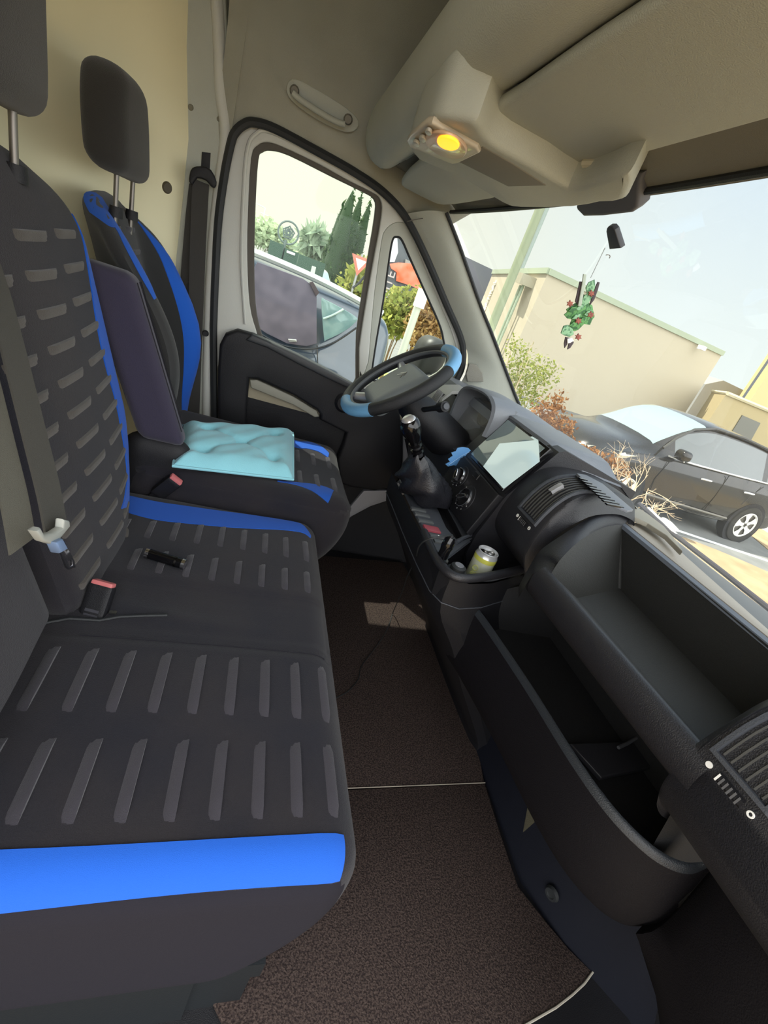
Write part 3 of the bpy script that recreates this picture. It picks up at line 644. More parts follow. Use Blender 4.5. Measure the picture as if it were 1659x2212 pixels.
# ================================================================== floor coverings
def matsheet(name, pts, label):
    o = plate(name, [pts], 0.012, CARPET, None, 0.003, 0, nrm=(0, 0, 1)); return tag(o, label, 'floor mat', 'carpet mats')
matsheet('floor_mat', [(*P(a, b, z=0.012).xy, 0.012) for a, b in ((560, 1702), (750, 1705), (1048, 1692), (1075, 1780), (1120, 1915), (1180, 1990), (1230, 2050), (1279, 2098), (1245, 2140), (1200, 2175), (1130, 2215), (1060, 2250), (500, 2250), (430, 2100))], 'brown grey carpet mat nearest the camera, cut to a curve at its right end')
matsheet('floor_mat', [(*P(a, b, z=0.012).xy, 0.012) for a, b in ((560, 1698), (750, 1700), (1046, 1687), (1030, 1600), (985, 1450), (940, 1340), (900, 1270), (870, 1215), (700, 1200), (640, 1190), (480, 1500))], 'brown grey carpet mat beyond the seam, crossed by a black cable')
mb = MB(); tube(mb, [(*P(a, b, z=0.012).xy, 0.0125) for a, b in ((1048, 1691), (1000, 1693), (900, 1697), (750, 1703))], 0.0014, 6); tag(mb.build('mat_seam_strip', mat('seam edge', '9a9184', 0.8)), 'pale frayed edge line where the two carpet mats meet', 'edge strip')
mb = MB(); tube(mb, [(*P(a, b, z=0.012).xy, 0.013) for a, b in ((1281, 2099), (1262, 2125), (1235, 2150), (1200, 2177), (1130, 2217))], 0.0022, 6); tag(mb.build('mat_edge_binding', mat('binding', 'b0aa9c', 0.8)), 'pale binding along the curved front corner of the nearest mat', 'edge strip')
# ================================================================== DASHBOARD
dash = thing('dashboard', 'black van dashboard with open storage trays, air vents and a centre console', 'dashboard', (0.9, 0.9, 0.2))
V3 = lambda *a: Vector(a)
# --- upper tray: rim loop and floor loop
far_arc = crom([P(1190, 1240, z=0.757), P(1212, 1207, z=0.785), P(1250, 1170, z=0.805), P(1295, 1143, z=0.815), P(1330, 1134, z=0.815), P(1345, 1136, z=0.812)], 5)
near_arc = crom([P(1505, 1606, z=0.757), P(1572, 1561, z=0.79), P(1659, 1510, z=0.815), V3(0.80, 0.315, 0.825), V3(0.86, 0.31, 0.822), V3(0.905, 0.305, 0.812)], 5)
nb = len(far_arc)
fl_far = [P(1246, 1292, z=0.68).lerp(P(1338, 1272, z=0.68), i/(nb-1)) for i in range(nb)]
fl_near = [V3(0.755, 0.305, 0.68).lerp(V3(0.925, 0.30, 0.68), i/(nb-1)) for i in range(nb)]
TRAY = mat('tray plastic', '2b2b29', 0.6, bump=0.5, bscale=500)
mb = MB()
def lerprow(a, b, n): return [a.lerp(b, i/n) for i in range(n+1)]
mb.grid([lerprow(a, b, 6) for a, b in zip(far_arc, fl_far)])
mb.grid([lerprow(a, b, 6) for a, b in zip(near_arc, fl_near)])
mb.grid([lerprow(far_arc[-1].lerp(near_arc[-1], i/20), fl_far[-1].lerp(fl_near[-1], i/20), 6) for i in range(21)])
mb.grid([[a.lerp(b, i/20) for i in range(21)] for a, b in zip(fl_far, fl_near)])
mb.grid([[far_arc[0].lerp(near_arc[0], i/20)+V3(0.02, 0, -0.008), fl_far[0].lerp(fl_near[0], i/20)] for i in range(21)])
mb.build('upper_tray', TRAY, dash, sharp=50)
mb = MB(); tube(mb, [fl_far[-1]+V3(-0.003, -0.002, 0.002), far_arc[-1]+V3(-0.003, -0.002, -0.01)], 0.004, 8); mb.build('tray_corner', TRAY, dash)
# --- front roll of the upper tray and recess above the shelf
prf = [(0.030, -0.03), (0.016, -0.006), (0.004, 0.001), (-0.006, -0.004), (-0.013, -0.016), (-0.014, -0.035), (-0.008, -0.055), (0.010, -0.07), (0.05, -0.09), (0.15, -0.115), (0.235, -0.15)]
pfc = crom([V3(a, 0, b) for a, b in prf], 3)
A0, A1 = far_arc[0]+V3(-0.004, 0.02, 0), near_arc[0]+V3(0.004, -0.03, 0)
rows = [[A0.lerp(A1, i/24)+p for p in pfc] for i in range(25)]
mb = MB().grid(rows); mb.build('tray_front_roll', DASH, dash)
# --- wide arched band around the far end of the tray
band_o = crom([P(1150, 1240, z=0.735), P(1150, 1215, z=0.735), P(1168, 1188, z=0.76), P(1215, 1155, z=0.80), P(1268, 1122, z=0.828), P(1320, 1104, z=0.838), P(1378, 1106, z=0.83)], 5)
fa2 = [far_arc[int(round(i*(nb-1)/(len(band_o)-1)))] for i in range(len(band_o))]
fa2 = crom([P(1190, 1240, z=0.757), P(1200, 1222, z=0.77), P(1212, 1207, z=0.785), P(1250, 1170, z=0.805), P(1295, 1143, z=0.815), P(1330, 1134, z=0.815), P(1345, 1136, z=0.812)], 5)
rows = [[a+V3(0, 0, -0.06)]+[a.lerp(b, t)+V3(0, 0, 0.008*math.sin(math.pi*t)) for t in [k/6 for k in range(7)]]+[b+V3(0, 0, -0.01)] for a, b in zip(band_o, fa2)]
MB().grid(rows).build('tray_rim_band', DASH, dash)
bn_o = crom([V3(0.606, 0.266, 0.735), V3(0.618, 0.266, 0.790), V3(0.642, 0.266, 0.838), V3(0.72, 0.27, 0.864), V3(0.85, 0.275, 0.866), V3(0.92, 0.275, 0.845)], 5)
rows = [[a+V3(0, 0, -0.03)]+[a.lerp(b, t)+V3(0, 0, 0.006*math.sin(math.pi*t)) for t in [k/6 for k in range(7)]]+[b+V3(0, 0, -0.01)] for a, b in zip(bn_o, near_arc)]
MB().grid(rows).build('tray_rim_band', DASH, dash)
# --- rear ledge of the tray: rim, slot, sheen painted ledge, rear ramp to the glass
Bf, Bn = far_arc[-1]+V3(0, 0.05, 0), V3(0.905, -0.05, 0.812)
def edge(y, base):      # x of the windshield foot at this y
    return WS(y, 1.0)
rows = []
ys = [Bf.y+(Bn.y-Bf.y)*i/30 for i in range(31)]
def bx(y): return Bf.x+(Bn.x-Bf.x)*(Bf.y-y)/(Bf.y-Bn.y)
for y in ys:
    x = bx(y); rows.append([V3(x-0.002, y, 0.806), V3(x, y, 0.814), V3(x+0.012, y, 0.817), V3(x+0.018, y, 0.812), V3(x+0.019, y, 0.80)])
MB().grid(rows).build('tray_rear_rim', mat('rim plastic', '5d626a', 0.45), dash)
rows = [[V3(bx(y)+0.018, y, 0.800), V3(bx(y)+0.046, y, 0.800)] for y in ys]
MB().grid(rows).build('rear_slot', GLOSS, dash)
LEDGE = mat('sheen painted ledge', '9c958a', 0.45, bump=0.3, bscale=500)  # sun and sky sheen on the ledge put into its colour
rows = []
for y in ys:
    x = bx(y)+0.043; wv = 0.888+0.205*y
    rows.append([V3(x, y, 0.79), V3(x+0.002, y, 0.808), V3(x+0.01, y, 0.811), V3(wv, y, 0.808), V3(wv+0.004, y, 0.795)])
MB().grid(rows).build('rear_ledge', LEDGE, dash)
ys2 = [1.0-1.06*i/30 for i in range(31)]
rows = [[V3(0.880+0.205*y, y, 0.795), V3(0.900+0.205*y, y, 0.800), V3(WS(y, 1).x-0.02, y, WS(y, 1).z+0.003), V3(WS(y, 1).x+0.03, y, WS(y, 1).z-0.01)] for y in ys2]
MB().grid(rows).build('rear_apron', mat('apron grey', '6b6c6c', 0.5), dash)
plate('top_wedge', [PP([(1338, 1070), (1362, 1086), (1400, 1110), (1435, 1137), (1462, 1168), (1475, 1191), (1440, 1156), (1400, 1130), (1366, 1114)], z=0.832)], 0.012, mat('wedge grey', '8b8678', 0.5), dash, 0.002, 0, nrm=(0, 0, 1))
# --- centre and driver-side top skin
def topsec(y):
    e = WS(y, 1.0); 
    if y < 0.98: fx, fz = 0.80, 0.885
    else: fx, fz = 0.715, 0.925
    return e, fx, fz
rows = []
for i in range(41):
    y = 0.925+0.835*i/40; e = WS(y, 1.0)
    k = min(1, max(0, (y-0.93)/0.04)); k2 = min(1, max(0, (y-1.20)/0.05)); k0 = min(1, max(0, (y-0.775)/0.05))
    x0 = 0.80*(1-k)+0.715*k; z0 = (0.872+0.012*k0)*(1-k)+0.925*k; z0 = z0*(1-k2)+0.90*k2
    z1 = 0.88*(1-k)+0.925*k; z1 = z1*(1-k2)+0.895*k2
    rows.append([V3(x0, y, z0-0.03), V3(x0+0.004, y, z0-0.003), V3(x0+0.02, y, z0+0.003), V3((x0+e.x)/2-0.04, y, z1-0.003), V3(e.x-0.10, y, e.z+0.022), V3(e.x-0.01, y, e.z+0.004), V3(e.x+0.03, y, e.z-0.01)])
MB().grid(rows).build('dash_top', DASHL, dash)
# black inner core so nothing is hollow
mb = MB()
def sweepbox(mb, y0, y1, prof): 
    mb.grid([[V3(a, y0, b) for a, b in prof], [V3(a, y1, b) for a, b in prof]], closev=True); n = len(prof)
    mb.add([V3(a, y0, b) for a, b in prof], [list(range(n))]); mb.add([V3(a, y1, b) for a, b in prof], [list(range(n))])
sweepbox(mb, 0.93, 1.24, [(0.612, 0.60), (0.615, 0.66), (0.640, 0.765), (0.645, 0.78), (0.722, 0.918), (0.74, 0.925), (1.0, 0.875), (1.0, 0.3), (0.75, 0.3), (0.66, 0.5)])
sweepbox(mb, 1.24, 1.76, [(0.70, 0.50), (0.68, 0.66), (0.70, 0.76), (0.78, 0.80), (1.05, 0.80), (1.0, 0.35), (0.8, 0.35)])
sweepbox(mb, 1.50, 1.76, [(0.70, 0.70), (0.72, 0.86), (0.76, 0.882), (1.02, 0.865), (1.02, 0.7)])
mb.build('dash_core', DASH, dash, sharp=30)
# --- centre vent pod
pod = crom([V3(0.76, 0, 0.64), V3(0.70, 0, 0.655), V3(0.668, 0, 0.675), V3(0.650, 0, 0.70), V3(0.645, 0, 0.73), V3(0.650, 0, 0.77), V3(0.662, 0, 0.81), V3(0.680, 0, 0.845), V3(0.705, 0, 0.870), V3(0.75, 0, 0.885), V3(0.83, 0, 0.889), V3(0.90, 0, 0.878), V3(0.945, 0, 0.86), V3(0.955, 0, 0.82)], 4)
def pe(x): return 0.36*max(0, x-0.70)
rows = []
for y, s_, k in ((0.760, -0.045, 1), (0.766, -0.02, 1), (0.769, -0.006, 1), (0.776, 0, 1), (0.88, 0, 0.35), (0.93, 0, 0), (0.935, -0.02, 0)):
    rows.append([V3(p.x-s_*0.5, y+k*pe(p.x), p.z+s_) for p in pod])
MB().grid(rows).build('vent_pod', DASH, dash)
def vent(y0, y1, face_b, face_t, label_n, nsl=8, bg=0.010):
    """frame, slats running up the face, thumb wheel row along the bottom"""
    cv = face_b[face_t[0]:face_t[1]]; acc = [0.0]
    for q0_, q1_ in zip(cv, cv[1:]): acc.append(acc[-1]+(q1_-q0_).length)
    L = acc[-1]
    def base(s):
        s = max(0.0, min(L-1e-6, s)); k = max(i for i in range(len(acc)) if acc[i] <= s+1e-9); k = min(k, len(cv)-2)
        t_ = (cv[k+1]-cv[k]).normalized(); return cv[k]+t_*(s-acc[k]), t_
    def pt(y, s, o=0):
        p, t_ = base(s); return V3(p.x-t_.z*o, y, p.z+t_.x*o)
    u = base(0.014)[1]; nrm = V3(-u.z, 0, u.x)
    w = y1-y0
    fr = MB()
    out = []
    a, b, c, d = 0.0, L, y0, y1
    def ring(inset, o): return [pt(c+inset, a+0.030+inset, o), pt(c+inset, b-inset, o), pt(d-inset, b-inset, o), pt(d-inset, a+0.030+inset, o)]
    def dense(q): return [q[i].lerp(q[(i+1) % 4], t/6) for i in range(4) for t in range(6)]
    def rr(inset, o):
        pts = []
        segs = [((c+inset, a+0.030+inset), (c+inset, b-inset)), ((c+inset, b-inset), (d-inset, b-inset)), ((d-inset, b-inset), (d-inset, a+0.030+inset)), ((d-inset, a+0.030+inset), (c+inset, a+0.030+inset))]
        for (ya, sa), (yb, sb_) in segs:
            for t in range(8): pts.append(pt(ya+(yb-ya)*t/8, sa+(sb_-sa)*t/8, o))
        return pts
    fr.grid([rr(-0.004, 0.0), rr(-0.002, 0.006), rr(0.003, 0.006), rr(0.005, -0.012)], closev=True)
    v = fr.build('air_vent', GREY, dash)
    mb = MB(); mb.grid([[pt(c, a+0.03, -0.011), pt(c, (a+b)/2, -0.011), pt(c, b, -0.011)], [pt(d, a+0.03, -0.011), pt(d, (a+b)/2, -0.011), pt(d, b, -0.011)]]); mb.build('vent_recess', GLOSS, v)
    SL = mat('slat plastic', '4a4a48', 0.4)
    for i in range(nsl):
        yy = c+0.010+(w-0.020)*i/(nsl-1); mb = MB()
        mb.grid([[pt(yy-0.0012, a+0.036+(L-0.044)*t/8, 0.003), pt(yy+0.0012, a+0.036+(L-0.044)*t/8, 0.003), pt(yy+0.004, a+0.036+(L-0.044)*t/8, -0.009), pt(yy+0.0016, a+0.036+(L-0.044)*t/8, -0.009)] for t in range(9)], closev=True)
        mb.build('slat', SL, v)
    m_ = (L+0.03)/2; mb = MB(); mb.grid([[pt((c+d)/2-0.008, m_+t, 0.001), pt((c+d)/2-0.006, m_+t, 0.010), pt((c+d)/2+0.006, m_+t, 0.010), pt((c+d)/2+0.008, m_+t, 0.001)] for t in (-0.014, -0.010, 0, 0.010, 0.014)])
    mb.build('vent_tab', mat('tab silver', 'b5b5b8', 0.3, metal=0.6), v)
    # dial row
    yc, s0 = (c+d)/2, a+0.014; dw = 0.020
    mb = MB(); mb.grid([[pt(yc-0.020, s0-0.006, 0.001), pt(yc-0.020, s0-0.003, 0.005), pt(yc-0.020, s0+0.003, 0.005), pt(yc-0.020, s0+0.006, 0.001)], [pt(yc+0.014, s0-0.006, 0.001), pt(yc+0.014, s0-0.003, 0.005), pt(yc+0.014, s0+0.003, 0.005), pt(yc+0.014, s0+0.006, 0.001)]]); 
    dl_ = mb.build('vent_dial', BLK, v)
    for k in range(6):
        y_ = yc+0.012-0.0055*k; mb = MB(); mb.grid([[pt(y_-0.0012, s0-0.005, 0.0058), pt(y_-0.0012, s0+0.005, 0.0058)], [pt(y_+0.0012, s0-0.005, 0.0058), pt(y_+0.0012, s0+0.005, 0.0058)], [pt(y_+0.0012, s0-0.005, 0.004), pt(y_+0.0012, s0+0.005, 0.004)]])
        mb.build('dial_rib', WHITE if k == 0 else mat('rib grey', '5a5a5c', 0.5), dl_)
    for yy, hole in ((yc+0.028, False), (yc-0.030, True)):
        M = axes(pt(yy, s0, 0.0005), (0, 1, 0), u); mb = MB()
        if hole: lathe(mb, [(0.0020, 0.0), (0.0022, 0.001), (0.0040, 0.001), (0.0042, 0.0)], M, 18)
        else: lathe(mb, [(0.0, 0.001), (0.0040, 0.001), (0.0042, 0.0)], M, 18)
        if (M.to_3x3() @ V3(0, 0, 1)).dot(nrm) < 0:
            M = axes(pt(yy, s0, 0.0005), u, (0, 1, 0)); mb = MB(); lathe(mb, [(0.0020, 0.0), (0.0022, 0.001), (0.0040, 0.001), (0.0042, 0.0)] if hole else [(0.0, 0.001), (0.0040, 0.001), (0.0042, 0.0)], M, 18)
        mb.build('vent_symbol', WHITE, v)
    return v
vent(0.792, 0.872, pod, (18, 38), 'c', 7)
# --- near vent block (passenger outer vent)
np_ = crom([V3(0.74, 0, 0.60), V3(0.67, 0, 0.62), V3(0.63, 0, 0.65), V3(0.612, 0, 0.68), V3(0.606, 0, 0.71), V3(0.609, 0, 0.75), V3(0.620, 0, 0.79), V3(0.640, 0, 0.828), V3(0.675, 0, 0.855), V3(0.72, 0, 0.868), V3(0.80, 0, 0.872), V3(0.95, 0, 0.855), V3(1.10, 0, 0.82)], 4)
rows = []
for y, s in ((0.276, -0.03), (0.274, -0.006), (0.268, 0), (-0.05, 0), (-0.06, -0.02)):
    rows.append([V3(p.x-s*0.7, y, p.z+s) for p in np_])
MB().grid(rows).build('vent_pod', DASH, dash)
mb = MB(); mb.add([V3(p.x+0.02, 0.275, p.z-0.028) for p in np_]+[V3(1.10, 0.275, 0.60)], [list(range(len(np_)+1))]); mb.build('pod_cheek', DASH, dash, False)
vent(0.186, 0.258, np_, (19, 39), 'n', 6)
# --- defroster grille in the top
gb = MB(); GR = [(1243, 1027), (1262, 1030), (1300, 1050), (1365, 1106), (1352, 1108), (1310, 1090)]
dg_ = plate('defroster_grille', [[V3(p.x, p.y, 0.8905) for p in PP(GR, z=0.8905)]], 0.006, mat('grille panel', '6a6e75', 0.45), dash, 0.001, 0, nrm=(0, 0, 1), side=-1)
for k in range(9):
    t = k/8; a = P(1252+58*t, 1032+55*t, z=0.8985); b = P(1268+78*t, 1036+58*t, z=0.8985); e_ = (b-a).normalized(); q = V3(-e_.y, e_.x, 0)*0.0035
    mb = MB(); mb.add([a-q, b-q, b+q, a+q, a-q-V3(0, 0, .003), b-q-V3(0, 0, .003), b+q-V3(0, 0, .003), a+q-V3(0, 0, .003)], [[0, 1, 2, 3], [0, 1, 5, 4], [2, 3, 7, 6], [1, 2, 6, 5], [3, 0, 4, 7]]); mb.build('grille_slot', GLOSS, dg_, False)
# --- lower open shelf
lipc = crom([V3(0.595, 0.80, 0.55), V3(0.603, 0.76, 0.55), V3(0.612, 0.70, 0.55), V3(0.628, 0.55, 0.55), V3(0.637, 0.40, 0.55), V3(0.652, 0.315, 0.55), V3(0.680, 0.262, 0.55), P(1470, 1860, z=0.552), P(1520, 1862, z=0.562), P(1570, 1848, z=0.595), P(1612, 1824, z=0.645)], 5)
rows = []
for i, p in enumerate(lipc):
    t = (lipc[min(i+1, len(lipc)-1)]-lipc[max(0, i-1)]).normalized(); o = V3(t.y, -t.x, 0); 
    row = [p-o*0.016+V3(0, 0, -0.075), p-o*0.008+V3(0, 0, -0.03), p-o*0.003+V3(0, 0, -0.005), p-o*0.0005, p+o*0.003-V3(0, 0, 0.001), p+o*0.006-V3(0, 0, 0.005), p+o*0.008-V3(0, 0, 0.014)]
    rows.append(row)
MB().grid(rows).build('shelf_lip', mat('lip plastic', '23272c', 0.45, bump=0.4, bscale=600), dash)
lo_in = [r[0] for r in rows]; lo_out = [r[-1] for r in rows]
# shelf floor and back wall
mb = MB(); mb.grid([[p, V3(max(p.x, 0.74), p.y, 0.470), V3(0.88, max(p.y, 0.25), 0.465)] for p in lo_in])
mb.grid([[V3(0.88, 0.25+0.55*i/10, 0.465), V3(0.875, 0.25+0.55*i/10, 0.60), V3(0.80, 0.25+0.55*i/10, 0.66)] for i in range(11)])
mb.grid([[V3(0.60, 0.80, 0.475), V3(0.90, 0.80, 0.465)], [V3(0.60, 0.80, 0.56), V3(0.90, 0.80, 0.70)]])
mb.grid([[V3(0.715, 0.262, 0.465), V3(0.95, 0.25, 0.46)], [V3(0.665, 0.269, 0.645), V3(0.95, 0.272, 0.70)]])
mb.build('lower_shelf', mat('shelf plastic', '222223', 0.6, bump=0.4, bscale=500), dash)
# divider step and bright ridge inside the shelf
plate('shelf_step', [PP([(1232, 1605), (1370, 1600), (1440, 1650), (1300, 1680)], z=0.487)], 0.012, mat('step plastic', '2a2a2e', 0.45), dash, 0.004, 0, nrm=(0, 0, 1))
mb = MB(); tube(mb, PP([(1336, 1615), (1355, 1606), (1378, 1592)], z=0.50), 0.0035, 8); mb.build('shelf_ridge', mat('ridge', '55565a', 0.4), dash)
mb = MB(); tube(mb, crom([P(a, b, x=0.62) for a, b in ((1186, 1322), (1250, 1400), (1350, 1520), (1462, 1660))], 4), 0.0018, 6); mb.build('roll_highlight', GREY, dash)  # grey line paints the thin highlight under the roll
# --- skirt below the shelf
def skirt(p, i, n):
    t = i/(n-1); far = V3(0.72, min(0.80, max(0.30, p.y)), 0.24)
    m1 = V3(p.x+0.004+0.01*t, p.y-0.008*t, 0.43); m2 = V3(p.x+0.05, p.y+0.015, 0.335); b_ = V3(min(0.98, p.x+0.24), p.y+0.03, 0.27)
    return crom([p, m1, m2, b_], 4)
n = len(lo_out); rows = [skirt(p, i, n) for i, p in enumerate(lo_out)]
# continue round to the door-side end
for e in ([V3(0.70, 0.185, 0.635), V3(0.72, 0.17, 0.47), V3(0.78, 0.17, 0.32), V3(0.90, 0.16, 0.18)], [V3(0.69, 0.12, 0.635), V3(0.71, 0.10, 0.45), V3(0.77, 0.08, 0.28), V3(0.88, 0.06, 0.10)],
          [V3(0.685, 0.04, 0.635), V3(0.705, 0.02, 0.45), V3(0.76, 0.0, 0.26), V3(0.86, 0.0, 0.08)], [V3(0.685, -0.06, 0.635), V3(0.70, -0.08, 0.42), V3(0.75, -0.10, 0.25), V3(0.85, -0.1, 0.08)]):
    rows.append(crom(e, 4))
MB().grid(rows).build('lower_skirt', mat('skirt plastic', '121115', 0.65, bump=0.4, bscale=500, spec=0.15), dash)
mb = MB(); mb.grid([[V3(0.99, y, 0.0), V3(0.99, y, 0.8)] for y in (-0.1, 0.8)]); mb.build('dash_back', BLK, dash)
# seams on the near end
mb = MB(); tube(mb, PP([(1612, 1826), (1635, 1858), (1668, 1912)], x=0.695), 0.002, 6); mb.build('panel_seam', GLOSS, dash)
# --- kick panel under the dash
mb = MB(); mb.grid([[V3(0.865, 1.0, 0.0), V3(0.88, 1.0, 0.2), V3(0.98, 1.0, 0.45)], [V3(0.855, 0.70, 0.0), V3(0.87, 0.70, 0.2), V3(0.98, 0.7, 0.45)], [V3(0.845, 0.45, 0.0), V3(0.87, 0.45, 0.2), V3(0.98, 0.45, 0.45)], [V3(0.89, 0.33, 0.0), V3(0.93, 0.33, 0.2), V3(1.0, 0.33, 0.45)], [V3(0.98, 0.20, 0.0), V3(1.0, 0.2, 0.2), V3(1.05, 0.2, 0.45)], [V3(1.02, -0.05, 0.0), V3(1.05, -0.05, 0.2), V3(1.1, -0.05, 0.45)]])
tag(mb.build('footwell_panel', mat('footwell plastic', '14161e', 0.65, bump=0.3, bscale=400, spec=0.15)), 'dark blue grey plastic panel beside the mat below the dashboard', 'panel')
tag(plate('insulation_pad', [PP([(1147, 1700), (1165, 1735), (1200, 1770), (1196, 1800), (1170, 1850), (1120, 1905), (1128, 1800)], pl=((0.858, 0.45, 0.05), (-1, -0.05, 0.12)))], 0.006, mat('olive felt', '4a4636', 0.95, bump=0.6), None, 0.002), 'olive brown felt patch on the footwell panel', 'felt pad')
cl = P(1193, 1930, pl=((0.865, 0.40, 0.06), (-0.9, -0.4, 0.15))); t = thing('push_clip', 'round black push clip fixing the footwell panel', 'clip', cl)
Mc = axes(cl, (0.3, -0.9, 0), (0, 0, 1)); 
mb = MB(); lathe(mb, [(0.0, 0.004), (0.008, 0.005), (0.009, 0.007), (0.014, 0.007), (0.017, 0.0)], Mc if (Mc.to_3x3() @ V3(0, 0, 1)).dot(CAM-cl) > 0 else axes(cl, (0, 0, 1), (0.3, -0.9, 0)), 20); mb.build('clip_head', RUB, t)
# --- centre console: top, pit, skirt
CZ = 0.64
top_out = [V3(0.478, 1.22, CZ), V3(0.474, 1.05, CZ), V3(0.474, 0.90, CZ), V3(0.478, 0.80, CZ), V3(0.495, 0.762, CZ), V3(0.535, 0.748, CZ), V3(0.60, 0.765, CZ), V3(0.70, 0.815, CZ), V3(0.76, 0.845, CZ), V3(0.80, 1.22, CZ)]
pit = PP([(938, 1195), (952, 1222), (975, 1238), (1010, 1243), (1060, 1237), (1128, 1222), (1146, 1215), (1120, 1180), (1098, 1155), (1062, 1150), (1025, 1157), (985, 1172), (955, 1182)], z=CZ)
coin = PP([(935, 1075), (947, 1068), (963, 1090), (985, 1130), (1000, 1160), (985, 1163), (965, 1140)], z=CZ)
plate('console_top', [top_out, pit, coin], 0.010, GREY, dash, 0.003, 0, nrm=(0, 0, 1))
def pitmesh(loop, zb, name, m, sh=0.9):
    c = sum(loop, Vector())/len(loop); lo = [c+(p-c)*sh for p in loop]; lo = [V3(p.x, p.y, zb) for p in lo]
    mb = MB(); mb.grid([[V3(p.x, p.y, CZ-0.003) for p in loop], lo], closev=True); mb.add(lo, [list(range(len(lo)))]); return mb.build(name, m, dash, sharp=30)
pitmesh(pit, 0.555, 'cup_tray', BLK); pitmesh(coin, 0.62, 'coin_tray', BLK)
mb = MB(); tube(mb, crom([V3(p.x, p.y, CZ+0.002+dz_) for p, dz_ in zip(PP([(915, 1150), (940, 1205), (965, 1240), (1000, 1256), (1060, 1252), (1130, 1238), (1160, 1226)], z=CZ), (0, 0, 0.003, 0.006, 0.010, 0.012, 0.010))], 4), 0.010, 10); mb.build('cup_tray_rim', DASH, dash)
mb = MB(); tube(mb, crom(PP([(985, 1172), (1005, 1160), (1045, 1148), (1090, 1148), (1100, 1156)], z=CZ+0.004), 4), 0.005, 8); mb.build('cup_tray_rim', GREY, dash)
sk = []
for p in [V3(0.478, 1.30, CZ)]+top_out[:-1]:
    near = p.y < 0.80; q = max(0, min(1, (p.x-0.478)/0.28)); yy = p.y
    sk.append(crom([p+V3(-0.004, -0.004, -0.012), V3(p.x+0.012, yy-0.002, 0.53), V3(p.x+0.065+0.03*(1-q), yy+0.0, 0.42), V3(p.x+0.14+0.05*(1-q), yy+0.01, 0.28), V3(p.x+0.26+0.09*(1-q), yy+0.02, 0.06), V3(p.x+0.28+0.09*(1-q), yy+0.02, -0.01)], 4))
MB().grid(sk).build('console_body', BLK, dash)
mb = MB(); tube(mb, [sk[i][3]+V3(-0.001, -0.001, 0) for i in range(len(sk))], 0.0015, 6); mb.build('console_seam', GREY, dash)
mb = MB(); tube(mb, [P(885, 1185, x=0.49), P(902, 1228, x=0.50)], 0.0022, 6); mb.build('console_trim_line', CHR, dash)
# climate panel (face under the screen)
def CP(y, s, o=0.0):   # s 0 bottom .. 1 top
    a, b = V3(0.600, 0, 0.650), V3(0.636, 0, 0.772); u = (b-a).normalized(); n_ = V3(-u.z, 0, u.x); p = a.lerp(b, s)+n_*o; return V3(p.x, y, p.z)
cp = plate('climate_panel', [[CP(0.935, 0, .012), CP(1.185, 0, .012), CP(1.185, 1, .012), CP(0.935, 1, .012)]], 0.02, BLK, dash, 0.004)
cu_, cn = V3(0.036, 0, 0.122).normalized(), V3(-0.122, 0, 0.036).normalized()
for yy, s, rad, tang in ((1.125, 0.62, 0.026, 0.7), (1.035, 0.42, 0.030, -1.0)):
    c_ = CP(yy, s, 0.012); M = axes(c_, V3(0, -1, 0), cu_)
    if (M.to_3x3() @ V3(0, 0, 1)).dot(cn) < 0: M = axes(c_, V3(0, 1, 0), cu_)
    mb = MB(); lathe(mb, [(0, 0.004), (rad*0.95, 0.004), (rad*1.25, 0.002), (rad*1.3, 0)], M, 32); kb = mb.build('climate_dial', BLK, cp)
    mb = MB(); lathe(mb, [(rad*0.80, 0.006), (rad*0.84, 0.010), (rad*0.92, 0.010), (rad*0.96, 0.004)], M, 36); mb.build('dial_ring', CHR, kb)
    kn = RB((-0.006, -rad*0.78, 0.0), (0.006, rad*0.78, 0.018), 0.0045, None, lambda p, M=M, tg=tang: M @ (Matrix.Rotation(tg, 4, 'Z') @ p)); kn.skin(0.004).build('dial_grip', BLK, kb)
    mb = MB(); tube(mb, [M @ (Matrix.Rotation(tang, 4, 'Z') @ V3(0.0055*math.cos(a)*1.0, (rad*0.66)*math.sin(a), 0.0185)) for a in [2*math.pi*i/20 for i in range(20)]], 0.0011, 6, True); mb.build('grip_outline', CHR, kb)
    for a in range(0, 7):
        an = 2.4+a*0.6; mb = MB(); mb.box((-0.0015, -0.0015, 0), (0.0015, 0.0015, 0.0012), M @ Matrix.Translation((rad*1.12*math.cos(an), rad*1.12*math.sin(an), 0.0042))); mb.build('dial_mark', mat('mark grey', '8d8d8d', 0.5), kb, False)
plate('climate_button', [[CP(1.045, 0.86, .018), CP(1.075, 0.86, .018), CP(1.075, 0.98, .018), CP(1.045, 0.98, .018)]], 0.006, mat('button dark', '17171a', 0.35), cp, 0.002)
# switch row
swm = mat('switch grey', '4c4f50', 0.5); swr = mat('hazard red', '93404a', 0.45)
for k, (c, wd_) in enumerate((((905, 1102), 9), ((913, 1113), 9), ((921, 1127), 9), ((934, 1144), 14), ((946, 1160), 9), ((956, 1172), 9))):
    c_ = P(*c, z=CZ+0.001); L_ = 0.017 if k != 3 else 0.030
    b = RB((-0.024, -L_/2+0.001, -0.004), (0.020, L_/2-0.001, 0.004), 0.0025, None, lambda p, c_=c_: c_+p); sw = b.skin(0.005).build('switch', swr if k == 3 else swm, dash)
    if k in (4, 5):
        mb = MB(); lathe(mb, [(0, 0.0045), (0.002, 0.0045), (0.002, 0.004)], Matrix.Translation(c_), 10); mb.build('switch_mark', WHITE, sw)
